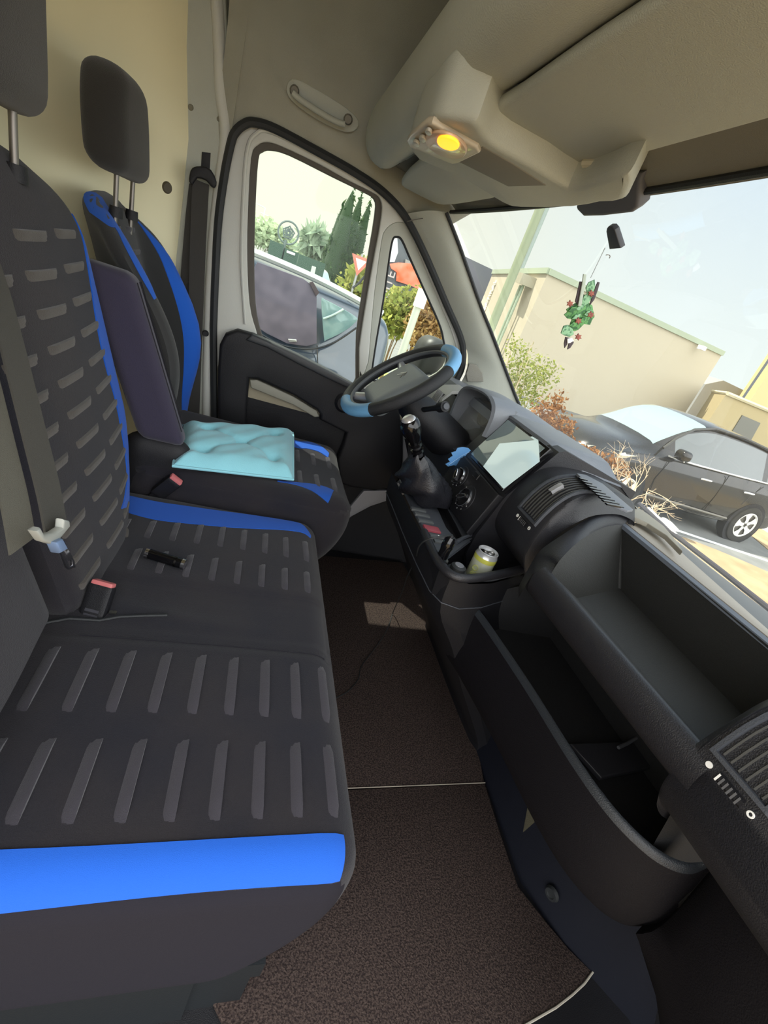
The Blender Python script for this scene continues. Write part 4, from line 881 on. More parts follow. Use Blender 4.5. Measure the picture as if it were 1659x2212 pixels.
# instrument cowl, cluster, left vent
ca = [(1.50, 0.78), (1.505, 0.85), (1.495, 0.905), (1.455, 0.932), (1.38, 0.945), (1.29, 0.95), (1.225, 0.935), (1.20, 0.90), (1.20, 0.84)]
cr = crom([V3(0, a, b) for a, b in ca], 5); cc = V3(0, 1.35, 0.83)
rows = []
for x, s in ((0.80, 0.80), (0.70, 0.84), (0.672, 0.90), (0.668, 0.95), (0.675, 1.0), (0.74, 1.02), (0.85, 1.0), (0.95, 0.93), (1.03, 0.8)):
    dn = 0 if x < 0.75 else (x-0.75)*0.28
    rows.append([V3(x+0.02*(p.y-1.35), cc.y+(p.y-cc.y)*s, cc.z+(p.z-cc.z)*s-dn*0.6) for p in cr])
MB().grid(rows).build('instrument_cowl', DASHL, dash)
cl_ = MB(); cl_.grid([[V3(0.79, y, 0.78), V3(0.80, y, 0.895)] for y in (1.19, 1.50)]); clu = cl_.build('instrument_cluster', mat('cluster face', '2a2a2a', 0.4), dash)
for yy, rr_ in ((1.43, 0.045), (1.35, 0.025), (1.27, 0.045)):
    M = axes((0.775, yy, 0.865), (0, 1, 0), (0.1, 0, 1)); 
    if (M.to_3x3() @ V3(0, 0, 1)).x > 0: M = axes((0.775, yy, 0.865), (0, -1, 0), (0.1, 0, 1))
    mb = MB(); lathe(mb, [(0, 0), (rr_*0.9, 0.0), (rr_*0.92, 0.012), (rr_, 0.012), (rr_*1.02, -0.01)], M, 28); gg = mb.build('gauge', mat('gauge face', '6d6a64', 0.35), clu)
    mb = MB(); mb.box((-0.0012, 0, 0.002), (0.0012, rr_*0.75, 0.004), M @ Matrix.Rotation(0.9, 4, 'Z')); mb.build('needle', mat('needle', 'd8663a', 0.5), gg, False)
mb = MB(); mb.grid([[V3(0.70, y, 0.79), V3(0.74, y, 0.935)] for y in (1.205, 1.495)]); mb.build('cluster_lens', glass('clear lens', (0.9, 0.9, 0.88), veil=0.12, refl=0.3), dash)
MB().grid([[V3(x, y, z) for x, z in ((0.82, 0.78), (0.66, 0.775), (0.63, 0.76), (0.625, 0.72), (0.66, 0.62), (0.70, 0.5))] for y in (1.19, 1.30, 1.45, 1.60, 1.76)]).build('driver_fascia', mat('fascia grey', '35363c', 0.5, bump=0.3), dash)
rows = [[V3(x, 1.58+a, z+b) for x, z in ((0.66, 0.79), (0.64, 0.81), (0.645, 0.85), (0.67, 0.885), (0.72, 0.90), (0.80, 0.90), (0.95, 0.88))] for a, b in ((-0.045, -0.01), (-0.04, 0), (0.05, 0.0), (0.07, -0.01), (0.075, -0.03))]
MB().grid(rows).build('vent_pod', mat('pod painted sunlit', '9a9a96', 0.5, bump=0.2), dash)  # pale colour paints the sun falling on this pod
v_ = plate('air_vent', [[V3(0.634, 1.555, 0.80), V3(0.634, 1.620, 0.80), V3(0.650, 1.620, 0.865), V3(0.650, 1.555, 0.865)]], 0.01, GLOSS, dash, 0.001)
for k in range(6):
    mb = MB(); mb.box((-0.004, -0.0015, 0), (0.002, 0.0015, 0.068), Matrix.Translation((0.632, 1.561+0.0105*k, 0.800)) @ Matrix.Rotation(0.26, 4, 'Y')); mb.build('slat', mat('pod slat', '8a8a88', 0.5), v_, False)
# ------------------------------------------------------------------ touchscreen
S = [P(1088, 1064, y=0.93), P(1196, 978, y=0.93), P(1103, 906, y=1.20), P(1017, 990, y=1.20)]     # near-bottom, near-top, far-top, far-bottom
sn = (S[1]-S[0]).cross(S[3]-S[0]).normalized(); sn = sn if sn.dot(CAM-S[0]) > 0 else -sn
ts = thing('touchscreen', 'large black touchscreen on the dashboard reflecting the pale sky', 'screen', (S[0]+S[2])/2)
S_ = [p+sn*0.012 for p in S]
plate('screen_bezel', [S_], 0.016, GLOSS, ts, 0.003)
def sq(u, v): return S_[0].lerp(S_[3], u).lerp(S_[1].lerp(S_[2], u), v)+sn*0.0008
plate('display', [[sq(0.06, 0.055), sq(0.97, 0.055), sq(0.97, 0.95), sq(0.06, 0.95)]], 0.001, mat('display glass', '7d8d8c', 0.06, coat=0.6, spec=0.9), ts, 0)  # base greyed to suggest the dimmer reflected sky
plate('screen_reflection', [[p+sn*0.0008 for p in PP([(1104, 914), (1163, 951), (1166, 997), (1088, 1056), (1044, 1008), (1084, 952)], pl=(tuple(sq(0.5, 0.5)+sn*0.001), tuple(sn)))]], 0.0006, mat('painted screen reflection', '8a9896', 0.08, spec=0.9, emis='c6dad6', estr=0.42), ts, 0)  # glowing shape paints the bright reflection on the glass
# key and fob beside the screen, blue leaf
kc = P(1068, 930, y=1.22); kf = thing('key_fob', 'blue key fob with a chrome ring standing behind the screen corner', 'key', kc)
b = RB((-0.012, -0.008, -0.03), (0.012, 0.008, 0.022), 0.007, None, lambda p: kc + Matrix.Rotation(0.5, 3, 'Y') @ p); b.skin(0.005).build('fob_body', mat('fob blue', '3f6c98', 0.3), kf)
mb = MB(); tube(mb, [kc+V3(0.018+0.014*math.cos(a), 0.0, 0.028+0.012*math.sin(a)) for a in [2*math.pi*i/16 for i in range(16)]], 0.002, 6, True); mb.build('key_ring', CHR, kf)
mb = MB(); tube(mb, [kc+V3(0.012, -0.008, 0.015), kc+V3(0.03, -0.006, 0.035)], 0.004, 8); mb.build('key_blade', CHR, kf)
lf = [(1012, 968), (1000, 966), (988, 968), (985, 975), (975, 978), (978, 985), (968, 992), (972, 998), (962, 1003), (968, 1008), (980, 1005), (992, 1008), (1000, 1002), (1010, 998), (1016, 990), (1022, 978)]
lt2 = thing('leaf_ornament', 'blue leaf shaped ornament stuck beside the left end of the screen', 'ornament', P(995, 988, y=1.20))
plate('leaf', [PP(lf, y=1.205)], 0.003, mat('leaf blue', '5f97cf', 0.5), lt2, 0.0008)
mb = MB(); tube(mb, PP([(1014, 976), (995, 986), (970, 1004)], y=1.2025), 0.0009, 6); mb.build('leaf_vein', mat('leaf vein', '9cc4ea', 0.5), lt2)
# ------------------------------------------------------------------ steering wheel
A, B = P(750, 875, y=1.37), P(976, 762, y=1.37); 
wd1 = (B-A).normalized(); wr = (B-A).length/2; wc = (A+B)/2
sw = thing('steering_wheel', 'black steering wheel in a cover with two light blue sections', 'steering wheel', wc)
wy = V3(0, 1, 0); wn_ = wd1.cross(wy); wn_ = wn_ if wn_.z > 0 else -wn_
MW = Matrix((wd1, wy, wn_)).transposed().to_4x4(); MW.translation = wc
def ringseg(name, a0, a1, m, r=0.0185, n=40, parent=None, R_=None):
    pts = [MW @ V3((R_ or wr)*math.cos(a0+(a1-a0)*i/n), (R_ or wr)*math.sin(a0+(a1-a0)*i/n), 0) for i in range(n+1)]
    mb = MB(); tube(mb, pts, r, 14); return mb.build(name, m, parent or sw)
WB = mat('wheel cover blue', '6ea5cf', 0.45, bump=0.3, bscale=500); WK = mat('wheel cover black', '1e1f22', 0.45, bump=0.8, bscale=900)
ringseg('rim_cover_black', R(14), R(166), WK); ringseg('rim_cover_black', R(-132), R(-48), WK)
ringseg('rim_cover_blue', R(-48), R(14), WB, 0.0192); ringseg('rim_cover_blue', R(166), R(228), WB, 0.0192)
mb = MB(); tube(mb, [MW @ V3((wr-0.017)*math.cos(a), (wr-0.017)*math.sin(a), 0.004) for a in [2*math.pi*i/60 for i in range(60)]], 0.006, 8, True); mb.build('rim_inner', mat('inner rim', '55585c', 0.5), sw)
hb = RB((-0.115, -0.095, -0.055), (0.075, 0.095, -0.002), 0.024, None, lambda p: MW @ V3(p.x, p.y*(1+0.9*(p.x+0.1)*1.2), p.z+0.010*math.cos(p.x*12)*math.cos(p.y*10)))
hub = hb.skin(0.01).build('airbag_pad', mat('airbag grey', '7b8285', 0.45, bump=0.2), sw)
SP = mat('spoke silver', 'c9ccd0', 0.3, metal=0.7)
for a in (R(100), R(-100), R(28), R(-28)) if False else (R(75), R(-75), R(180-28), R(180+28)):
    mb = MB(); tube(mb, [MW @ V3(0.07*math.cos(a), 0.07*math.sin(a), -0.035), MW @ V3(0.13*math.cos(a), 0.13*math.sin(a), -0.022), MW @ V3((wr-0.01)*math.cos(a), (wr-0.01)*math.sin(a), -0.006)], [0.020, 0.015, 0.012], 10); mb.build('spoke', SP, sw)
# emblem: two small chrome chevrons
em = MB()
for dx in (0.0, 0.011):
    for s in (-1, 1):
        tube(em, [MW @ V3(0.018+dx, 0.0, 0.0075), MW @ V3(0.002+dx, s*0.018, 0.0075)], 0.0022, 6)
em.build('emblem', CHR, hub)
# column shroud and stalks
col = thing('steering_column', 'black steering column shroud with control stalks below the wheel', 'steering column', wc+wn_*-0.12)
cs = [(-0.06, 0.035, 0.045), (-0.10, 0.055, 0.07), (-0.17, 0.065, 0.085), (-0.26, 0.07, 0.09)]
rows = []
for h, a, b in cs:
    rows.append([MW @ V3(0.0+(a)*math.cos(t)*1.0+(-h-0.06)*0.35, b*math.sin(t), h) for t in [2*math.pi*i/24 for i in range(24)]])
mb = MB(); mb.grid(rows, closev=True); mb.add(rows[0], [list(range(24))]); mb.build('column_shroud', BLK, col)
mb = MB(); s0_ = MW @ V3(0.02, -0.05, -0.10); s1_ = P(962, 878, y=1.20)
tube(mb, [s0_, s0_.lerp(s1_, 0.5), s0_.lerp(s1_, 0.75), s0_.lerp(s1_, 0.78), s1_], [0.008, 0.008, 0.010, 0.015, 0.015], 14); st = mb.build('wiper_stalk', BLK, col)
mb = MB(); e_ = (s1_-s0_).normalized(); tube(mb, [s1_, s1_+e_*0.006], [0.011, 0.009], 14); mb.build('stalk_button', GREY, st)
mb = MB(); tube(mb, [MW @ V3(0.02, 0.05, -0.10), MW @ V3(0.03, 0.2, -0.08)], [0.008, 0.011], 12); mb.build('indicator_stalk', BLK, col)
# ------------------------------------------------------------------ gear lever
gk = P(888, 925, y=1.05); gl = thing('gear_lever', 'black gear lever with chrome capped knob and wrinkled gaiter', 'gear lever', V3(0.55, 1.06, 0.66))
gb0 = P(905, 985, y=1.06)
kd = (gk-gb0).normalized(); M = axes(gk, kd.orthogonal(), kd.cross(kd.orthogonal()))
if (M.to_3x3() @ V3(0, 0, 1)).dot(kd) < 0: M = axes(gk, kd.cross(kd.orthogonal()), kd.orthogonal())
mb = MB(); lathe(mb, [(0, 0.030), (0.012, 0.029), (0.022, 0.022), (0.026, 0.008), (0.024, -0.012), (0.017, -0.030), (0.012, -0.045), (0.0, -0.05)], M, 28); kn = mb.build('gear_knob', GLOSS, gl)
mb = MB(); lathe(mb, [(0, 0.0335), (0.011, 0.0325), (0.0165, 0.028), (0.018, 0.0255)], M, 28); mb.build('knob_cap', mat('knob cap', 'c8c8c8', 0.2, metal=0.6), kn)
mb = MB(); tube(mb, [gk-kd*0.04, gb0], 0.011, 12); mb.build('lever_shaft', BLK, gl)
for t in (0.55, 0.78):
    mb = MB(); c_ = gk.lerp(gb0, t); lathe(mb, [(0.010, 0.006), (0.017, 0.004), (0.017, -0.004), (0.010, -0.006)], axes(c_, M.to_3x3().col[0], M.to_3x3().col[1]), 20); mb.build('lever_collar', GLOSS, gl)
gbase = P(915, 1075, z=0.655); rows = []
for i in range(15):
    t = i/14; c_ = gb0.lerp(V3(gbase.x+0.02, 1.13, 0.65), t); r_ = 0.016+0.062*min(1, t*1.5)**0.8
    rows.append([c_+V3(r_*math.cos(a)*(1+0.10*math.sin(a*6+i)*(0.3+t)), 1.05*r_*math.sin(a)*(1+0.08*math.sin(a*7+i*0.7)), 0.006*math.sin(a*5+i)) for a in [2*math.pi*k/36 for k in range(36)]])
MB().grid(rows, closev=True).build('gaiter', mat('gaiter leather', '1d1d22', 0.4, bump=0.4, bscale=300), gl)
# ------------------------------------------------------------------ can, charger, socket, cable
cb = P(1048, 1232, z=0.66); ct = P(1056, 1190, z=0.665)
cx, cy = 0.585, 0.800
ctop = P(1055, 1192, z=0.672); cx, cy = ctop.x, ctop.y
can = thing('drink_can', 'open silver drink can with yellow green band in the console tray', 'can', (cx, cy, 0.557))
Mcn = Matrix.Translation((cx, cy, 0.557)); rr_ = 0.027
mb = MB(); lathe(mb, [(0, 0.004), (rr_*0.85, 0.0), (rr_, 0.008), (rr_, 0.094)], Mcn, 36); mb.build('can_body', mat('can white', 'd9dccf', 0.3, metal=0.3, col2='c3c9a4', cscale=30), can)
mb = MB(); lathe(mb, [(rr_+0.0003, 0.094), (rr_+0.0003, 0.105)], Mcn, 36); mb.build('can_band', mat('can band', 'c9c95c', 0.3, metal=0.2), can)
mb = MB(); lathe(mb, [(rr_, 0.105), (rr_*0.90, 0.113), (rr_*0.92, 0.117), (rr_*0.86, 0.118), (rr_*0.83, 0.112), (0, 0.112)], Mcn, 36); lid = mb.build('can_lid', mat('can lid', 'c4c6c8', 0.25, metal=0.5), can)
mb = MB(); mb.add([Mcn @ V3(rr_*0.42*math.cos(a)-0.010, rr_*0.30*math.sin(a)+0.006, 0.1125) for a in [2*math.pi*i/18 for i in range(18)]], [list(range(18))]); mb.build('can_opening', GLOSS, lid, False)
mb = MB(); tube(mb, [Mcn @ V3(0.006+0.009*math.cos(a), -0.004+0.006*math.sin(a), 0.1145) for a in [2*math.pi*i/16 for i in range(16)]], 0.0015, 6, True); tube(mb, [Mcn @ V3(-0.006+0.004*math.cos(a), 0.002+0.004*math.sin(a), 0.1145) for a in [2*math.pi*i/12 for i in range(12)]], 0.0013, 6, True); mb.build('pull_tab', STEEL, lid)
try:
    cm = Matrix.Rotation(math.atan2(-cy, -cx), 4, 'Z')
    ux_ = V3(-cx, -cy, 0).normalized(); tg_ = V3(-ux_.y, ux_.x, 0)
    # lettering runs up the side of the can
    text('can_lettering', 'ORO', axes(V3(cx, cy, 0.60)+ux_*(rr_*0.93)-tg_*0.009+V3(0, 0, 0.018), (0, 0, 1), -tg_), 0.020, mat('can letters', 'b9bd76', 0.4), can, 0.002)
except Exception as e: print('text', e)
chp = P(962, 1188, z=0.665); cg = thing('car_charger', 'black phone charger plug standing in the console socket', 'charger', (chp.x, chp.y, 0.62))
mb = MB(); lathe(mb, [(0, 0.075), (0.008, 0.075), (0.013, 0.066), (0.014, 0.05), (0.012, 0.04), (0.012, 0.0)], Matrix.Translation((chp.x, chp.y, 0.625)), 20); mb.build('charger_body', GLOSS, cg)
mb = MB(); lathe(mb, [(0.0125, 0.014), (0.017, 0.016), (0.018, 0.010), (0.0125, 0.008)], Matrix.Translation((chp.x, chp.y, 0.625)), 24); mb.build('socket_ring', STEEL, cg)
mb = MB(); tube(mb, [V3(chp.x, chp.y, 0.698), V3(chp.x, chp.y, 0.704)], [0.006, 0.004], 10); mb.build('usb_plug', BLK, cg)
so_ = P(990, 1226, z=0.647); sk_ = thing('socket_cap', 'round black power socket cap in front of the charger plug', 'socket', (so_.x, so_.y, 0.64))
mb = MB(); lathe(mb, [(0, 0.012), (0.012, 0.012), (0.017, 0.008), (0.018, 0.0), (0.023, -0.002), (0.024, -0.006)], Matrix.Translation((so_.x, so_.y, 0.642)), 26); mb.build('cap', RUB, sk_)
mb = MB(); lathe(mb, [(0.0, 0.0128), (0.010, 0.0128), (0.0105, 0.012)], Matrix.Translation((so_.x, so_.y, 0.642)), 22); mb.build('cap_face', mat('cap face', '6d6e72', 0.4), sk_)
cab = [V3(chp.x, chp.y, 0.705), P(950, 1160, z=0.71), P(925, 1165, z=0.70), P(905, 1180, z=0.66), P(897, 1210, x=0.50), P(880, 1245, x=0.55), P(868, 1280, z=0.25), P(850, 1320, z=0.03), P(836, 1360, z=0.02), P(810, 1400, z=0.019), P(780, 1440, z=0.019), P(775, 1465, z=0.019), P(755, 1490, z=0.019), P(735, 1503, z=0.019), P(700, 1520, z=0.019)]
mb = MB(); tube(mb, crom(cab, 6), 0.0018, 6); tag(mb.build('charging_cable', RUB), 'thin black charging cable running from the charger down onto the carpet mat', 'cable')
# ------------------------------------------------------------------ hanging ornament
wpl = ((0.59, 0.9, 1.37), (0.63, 0, 0.78))
mm = thing('mirror_mount', 'black trapezoid mirror mount stuck on the windshield', 'mount', P(1325, 515, pl=wpl))
plate('mount_pad', [PP([(1310, 494), (1313, 490), (1321, 490), (1327, 497), (1340, 537), (1316, 539), (1309, 500)], pl=wpl)], 0.012, mat('mount black', '3b3d44', 0.5), mm, 0.002)
top = P(1317, 541, pl=wpl)+V3(-0.012, 0, 0)
hk = P(1312, 550, y=top.y); L1 = P(1284, 604, y=top.y)
fr = thing('hanging_ornament', 'green leafy paper ornament with red flowers hanging on a string before the windshield', 'ornament', V3(top.x, top.y, L1.z-0.12))
mb = MB(); bz = L1.z; tube(mb, [top+V3(0, 0.001, 0), V3(top.x, top.y+0.001, bz)], 0.0008, 5); tube(mb, [top+V3(-0.002, -0.002, 0), V3(top.x-0.001, top.y-0.001, bz)], 0.0008, 5); mb.build('string', mat('string', 'aeb8bc', 0.6), fr)
mb = MB(); tube(mb, crom(PP([(1309, 551), (1315, 550), (1318, 554), (1316, 558)], y=top.y), 3), 0.001, 6); mb.build('hook', STEEL, fr)
OY = top.y
def orn(name, pts, m, dy=0.0, th=0.003): return plate(name, [PP(pts, y=OY+dy)], th, m, fr, 0.0006)
G1 = mat('ornament green', '5f9a58', 0.6, col2='2f6238', cscale=120, cmin=0.48, cmax=0.56); G2 = mat('ornament pale green', '86b48c', 0.6, col2='4f7d5c', cscale=160, cmin=0.5, cmax=0.56)
RD = mat('ornament red', 'a05a48', 0.6, col2='7a3a34', cscale=150); BR = mat('ornament dark', '40343a', 0.6); GYW = mat('ornament grey', 'a9b6a8', 0.5)
orn('leaf_cluster', [(1243, 655), (1234, 662), (1224, 668), (1226, 674), (1219, 680), (1226, 688), (1236, 690), (1232, 700), (1230, 712), (1242, 716), (1250, 712), (1262, 700), (1275, 702), (1279, 692), (1285, 684), (1282, 672), (1280, 660), (1270, 652), (1275, 640), (1262, 636), (1258, 652)], G1)
orn('leaf_cluster', [(1262, 640), (1272, 632), (1280, 640), (1272, 655), (1260, 662), (1256, 655)], G2, -0.003)
orn('leaf_cluster', [(1218, 704), (1228, 702), (1238, 712), (1240, 722), (1230, 728), (1218, 724), (1212, 720)], G2, -0.003)
orn('leaf_cluster', [(1266, 622), (1272, 610), (1285, 604), (1286, 618), (1284, 632), (1270, 638)], G2, -0.001)
for k, (a, b) in enumerate(((1238, 668), (1246, 684), (1262, 690), (1272, 676), (1240, 700), (1254, 664))):
    orn('leaf', [(a-10, b+4), (a-2, b-4), (a+9, b-6), (a+5, b+3), (a-4, b+7)], G2 if k % 2 else G1, -0.005)
for c in ((1278, 634), (1232, 656), (1277, 680), (1250, 693), (1250, 728)):
    orn('flower', [(c[0]+(8 if i % 2 else 4.5)*math.cos(2*math.pi*i/12), c[1]+(8 if i % 2 else 4.5)*math.sin(2*math.pi*i/12)) for i in range(12)], RD, -0.007)
orn('dark_stick', [(1253, 608), (1263, 609), (1258, 635), (1248, 658), (1243, 652)], BR, -0.004)
orn('grey_stick', [(1261, 592), (1267, 593), (1265, 612), (1256, 662), (1249, 661), (1258, 612)], GYW, -0.008)
orn('dark_stick', [(1292, 609), (1296, 610), (1292, 626), (1284, 648), (1274, 660), (1280, 640), (1286, 622)], BR, -0.002)
orn('dark_stick', [(1222, 728), (1232, 730), (1225, 745), (1220, 752), (1219, 742)], BR); orn('dark_stick', [(1235, 732), (1240, 740), (1232, 752), (1226, 755), (1229, 742)], BR, -0.002)
orn('white_tip', [(1226, 732), (1236, 730), (1240, 736), (1232, 741), (1226, 742)], WHITE, -0.004)
# ================================================================== EXTERIOR
ASPH = mat('asphalt', '7b7c78', 0.9, bump=0.5, bscale=60, col2='6d6e6b', cscale=3)
SAND = mat('sandy ground', 'a8926f', 0.95, bump=0.5, bscale=40, col2='937d5c', cscale=2.5)
mb = MB().box((-90, -60, ZG-0.05), (140, 160, ZG)); tag(mb.build('ground', ASPH, None, False), kind='structure')
def flat(name, pts, h, m): return plate(name, [[V3(p[0], p[1], ZG+h) for p in pts]], h, m, None, 0.0, 0, nrm=(0, 0, 1))
se = [P(a, b, z=ZG) for a, b in ((1420, 1150), (1480, 1163), (1545, 1188), (1600, 1211), (1659, 1237))]
tag(flat('sandy_verge', [(se[0].x-1.5, se[0].y+0.3), *[(p.x, p.y) for p in se], (12, 3.3), (12, -14), (-8, -14), (-8, -0.4), (1.6, -0.4), (1.6, 5.0)], 0.012, SAND), 'bare sandy strip of ground between the van and the asphalt', 'ground patch')  # unseen stretch behind the camera added to bounce sunlight into the cab
wl_ = [P(1440, 1138, z=ZG), P(1659, 1212, z=ZG)]; dv = (wl_[1]-wl_[0]).normalized(); nv = V3(-dv.y, dv.x, 0)*0.045
a_, b_ = wl_[0]-dv*2, wl_[1]+dv*3
tag(flat('parking_line', [a_-nv, b_-nv, b_+nv, a_+nv], 0.006, mat('line paint', 'e6e8e4', 0.7)), 'white painted parking line on the asphalt before the black car', 'road marking', 'white parking lines')
s2 = PP([(1560, 1120), (1607, 1145), (1659, 1188), (1700, 1205), (1700, 1120), (1640, 1098)], z=ZG)
tag(flat('sandy_verge', [(p.x, p.y) for p in s2], 0.01, SAND), 'sunlit sandy strip behind the rear wheel of the black car', 'ground patch')
s3 = PP([(1590, 1110), (1659, 1152), (1659, 1140), (1600, 1104)], z=ZG)
tag(flat('parking_line', [(p.x, p.y) for p in s3], 0.016, MATS['line paint']), 'white painted line on the sandy strip behind the black car', 'road marking', 'white parking lines')
tag(flat('grass_verge', [(2.2, 4.6), (6.0, 9.2), (5.2, 11), (1.2, 10.5), (1.0, 6.5)], 0.03, mat('grass', '8fa04a', 1.0, bump=1.0, bscale=80, col2='b3b670', cscale=6)), 'patch of yellow green grass under the bush, seen through the small front window', 'grass', kind='stuff')
# ---- cars
def car(name, label, st, body, xc, yc, rot, S=1.0, glassm=None, side_glass=True, seg=4, wheels=((-1.28, 1), (1.28, 1)), detail=True):
    M = Matrix.Translation((xc, yc, ZG)) @ Matrix.Rotation(rot, 4, 'Z') @ Matrix.Scale(S, 4)
    root = thing(name, label, 'car', (xc, yc, ZG), 'parked cars')
    A = [V3(*[0, 0, 0]) for _ in st]
    cols = list(zip(*st)); n = (len(st)-1)*seg+1
    def itp(c):
        v = crom([V3(a, 0, 0) for a in c], seg); return [p.x for p in v]
    X, W, ZB, SH, TP, RW = [itp(c) for c in cols]
    rows = []
    for x, w_, zb, sh_, tp, rw in zip(X, W, ZB, SH, TP, RW):
        h = [(0, zb), (w_*0.8, zb), (w_*0.97, zb+0.06), (w_*1.0, 0.45*sh_+0.55*zb), (w_*1.005, sh_-0.14), (w_*0.99, sh_-0.03), (w_*0.965, sh_)]
        gx = [(w_*0.965+(rw+0.03-w_*0.965)*t, sh_+(tp-0.04-sh_)*t) for t in (0.08, 0.5, 0.92)]
        h += gx + [(rw+0.02, tp-0.03), (rw-0.05, tp-0.005), (rw*0.5, tp+0.015), (0, tp+0.02)]
        full = [V3(x, a, b) for a, b in h] + [V3(x, -a, b) for a, b in reversed(h[1:-1])]
        rows.append(full)
    m_ = len(rows[0]); B = MB(); G = MB(); WS_ = MB(); nh = 14
    quads = {'b': [], 'g': [], 'w': []}; V = [M @ p for r in rows for p in r]
    for i in range(n-1):
        xm = (X[i]+X[i+1])/2
        for j in range(m_):
            f = [i*m_+j, i*m_+(j+1) % m_, (i+1)*m_+(j+1) % m_, (i+1)*m_+j]; jj = j if j < 13 else m_-1-j
            k = 'b'
            if side_glass and jj in (7, 8) and glassm['x0'] < xm < glassm['x1'] and not any(a < xm < b for a, b in glassm['pil']): k = 'g'
            if jj in (10, 11, 12) and (glassm['w0'] < xm < glassm['w1'] or xm < glassm['r1']) and TP[i] > SH[i]+0.06: k = 'w'
            quads[k].append(f)
    quads['b'] += [list(range(m_)), [(n-1)*m_+i for i in range(m_)]]
    mk('car_body', V, quads['b'], body, root, True, 50)
    CG = mat('car glass', '3c4644', 0.05, spec=0.9, coat=0.8)
    CW = mat('car windscreen', '8ba09c', 0.05, spec=0.9, coat=0.8)
    if quads['g']: mk('side_windows', V, quads['g'], CG, root, True)
    if quads['w']: mk('windscreen', V, quads['w'], CW, root, True)
    wm = W[len(W)//2]
    for wx, _ in wheels:
        for s in (-1, 1):
            Mw = M @ Matrix.Translation((wx, s*(wm-0.10), 0.31)) @ Matrix.Rotation(R(90)*(-s), 4, 'X')
            mb = MB(); lathe(mb, [(0.0, 0.105), (0.365, 0.105), (0.365, 0.0)], Mw, 30); mb.build('wheel_arch', mat('arch black', '17171a', 0.8), root)
            mb = MB(); lathe(mb, [(0.20, 0.10), (0.215, 0.128), (0.27, 0.136), (0.30, 0.125), (0.312, 0.09), (0.312, -0.08)], Mw, 36); ty = mb.build('tyre', mat('tyre', '24231f', 0.85), root)
            mb = MB(); lathe(mb, [(0.20, 0.10), (0.208, 0.128), (0.196, 0.130), (0.190, 0.112), (0.0, 0.106)], Mw, 36); rm = mb.build('rim', mat('rim shadow', '4d4a42', 0.5), ty)
            mb = MB(); lathe(mb, [(0.196, 0.118), (0.212, 0.134), (0.200, 0.136), (0.184, 0.125)], Mw, 36)
            for k in range(5):
                a = 2*math.pi*k/5
                pr_ = [(0.03, 0.035), (0.10, 0.028), (0.15, 0.050), (0.20, 0.075)]
                vv = []
                for r_, hw in pr_: vv += [Mw @ V3(r_*math.cos(a)-hw*math.sin(a), r_*math.sin(a)+hw*math.cos(a), 0.130), Mw @ V3(r_*math.cos(a)+hw*math.sin(a), r_*math.sin(a)-hw*math.cos(a), 0.130)]
                mb.add(vv, [[2*q, 2*q+1, 2*q+3, 2*q+2] for q in range(3)])
            mb.build('rim_spokes', mat('alloy', 'd9d9d2', 0.35, metal=0.3), rm)
    return root, M, wm
st = [(-2.06, .60, .42, .66, .70, .50), (-1.98, .80, .30, .86, .92, .60), (-1.80, .85, .24, .95, 1.16, .60), (-1.50, .87, .22, .97, 1.39, .58), (-1.1, .88, .22, .96, 1.47, .58), (-0.5, .88, .2, .94, 1.50, .58),
      (0.1, .88, .2, .92, 1.485, .58), (.5, .88, .2, .91, 1.36, .58), (.85, .875, .2, .90, 1.14, .60), (1.15, .87, .2, .88, .97, .66), (1.5, .86, .2, .83, .91, .62), (1.85, .82, .21, .74, .82, .55), (2.05, .70, .26, .60, .66, .45), (2.10, .62, .30, .50, .56, .40)]
BC = mat('black car paint', '262420', 0.18, coat=0.35, spec=0.4)
cr1, MC, wm = car('hatchback_car', 'black five-door hatchback parked beyond the dry hedge, seen through the windshield', st, BC, 6.62, 6.08, math.pi, 1.03,
          dict(x0=-1.45, x1=0.72, pil=((-0.42, -0.28), (-1.22, -1.12)), w0=0.22, w1=1.02, r1=-1.55))
CHD = mat('car chrome', 'e8e8e4', 0.2, metal=0.8)
sd_ = 1   # the side facing the van is local +y after the half turn
def cs_(x, z, o=0.0):
    return MC @ V3(x, (wm*1.0+o), z)
mb = MB(); tube(mb, [MC @ V3(x, y, z) for x, y, z in ((0.86, .872, .955), (0.4, .862, .95), (-0.3, .855, .97), (-1.0, .85, 1.0), (-1.5, .835, 1.02))], 0.013, 6); mb.build('chrome_strip', CHD, cr1)
mb = MB(); tube(mb, [MC @ V3(x, y, z) for x, y, z in ((0.95, .80, 1.02), (0.72, .70, 1.20), (0.45, .63, 1.37), (0.1, .62, 1.475), (-0.5, .62, 1.49), (-1.1, .62, 1.455), (-1.5, .62, 1.36))], 0.02, 6); mb.build('roof_rail', mat('roof trim', '3b3a34', 0.4), cr1)
for hx in (0.0, -0.93):
    mb = MB(); tube(mb, [cs_(hx-0.09, 0.80, 0.0), cs_(hx-0.07, 0.805, 0.03), cs_(hx+0.07, 0.80, 0.03), cs_(hx+0.09, 0.79, 0.0)], 0.016, 8); mb.build('door_handle', CHD, cr1)
for pts in ([(-0.35, .95), (-0.36, .6), (-0.33, .28)], [(0.80, .90), (0.86, .6), (0.78, .28)], [(-1.12, .95), (-1.0, .75), (-0.95, .6)], [(0.8, .28), (-.33, .28), (-0.9, .30)]):
    mb = MB(); tube(mb, [cs_(x, z, 0.003) for x, z in pts], 0.005, 5); mb.build('door_gap', GLOSS, cr1)
mb = MB(); tube(mb, [cs_(x, z, 0.008) for x, z in ((0.85, .36), (-0.2, .34), (-0.85, .33))], 0.018, 6); mb.build('sill_moulding', mat('moulding', '6b675c', 0.4), cr1)
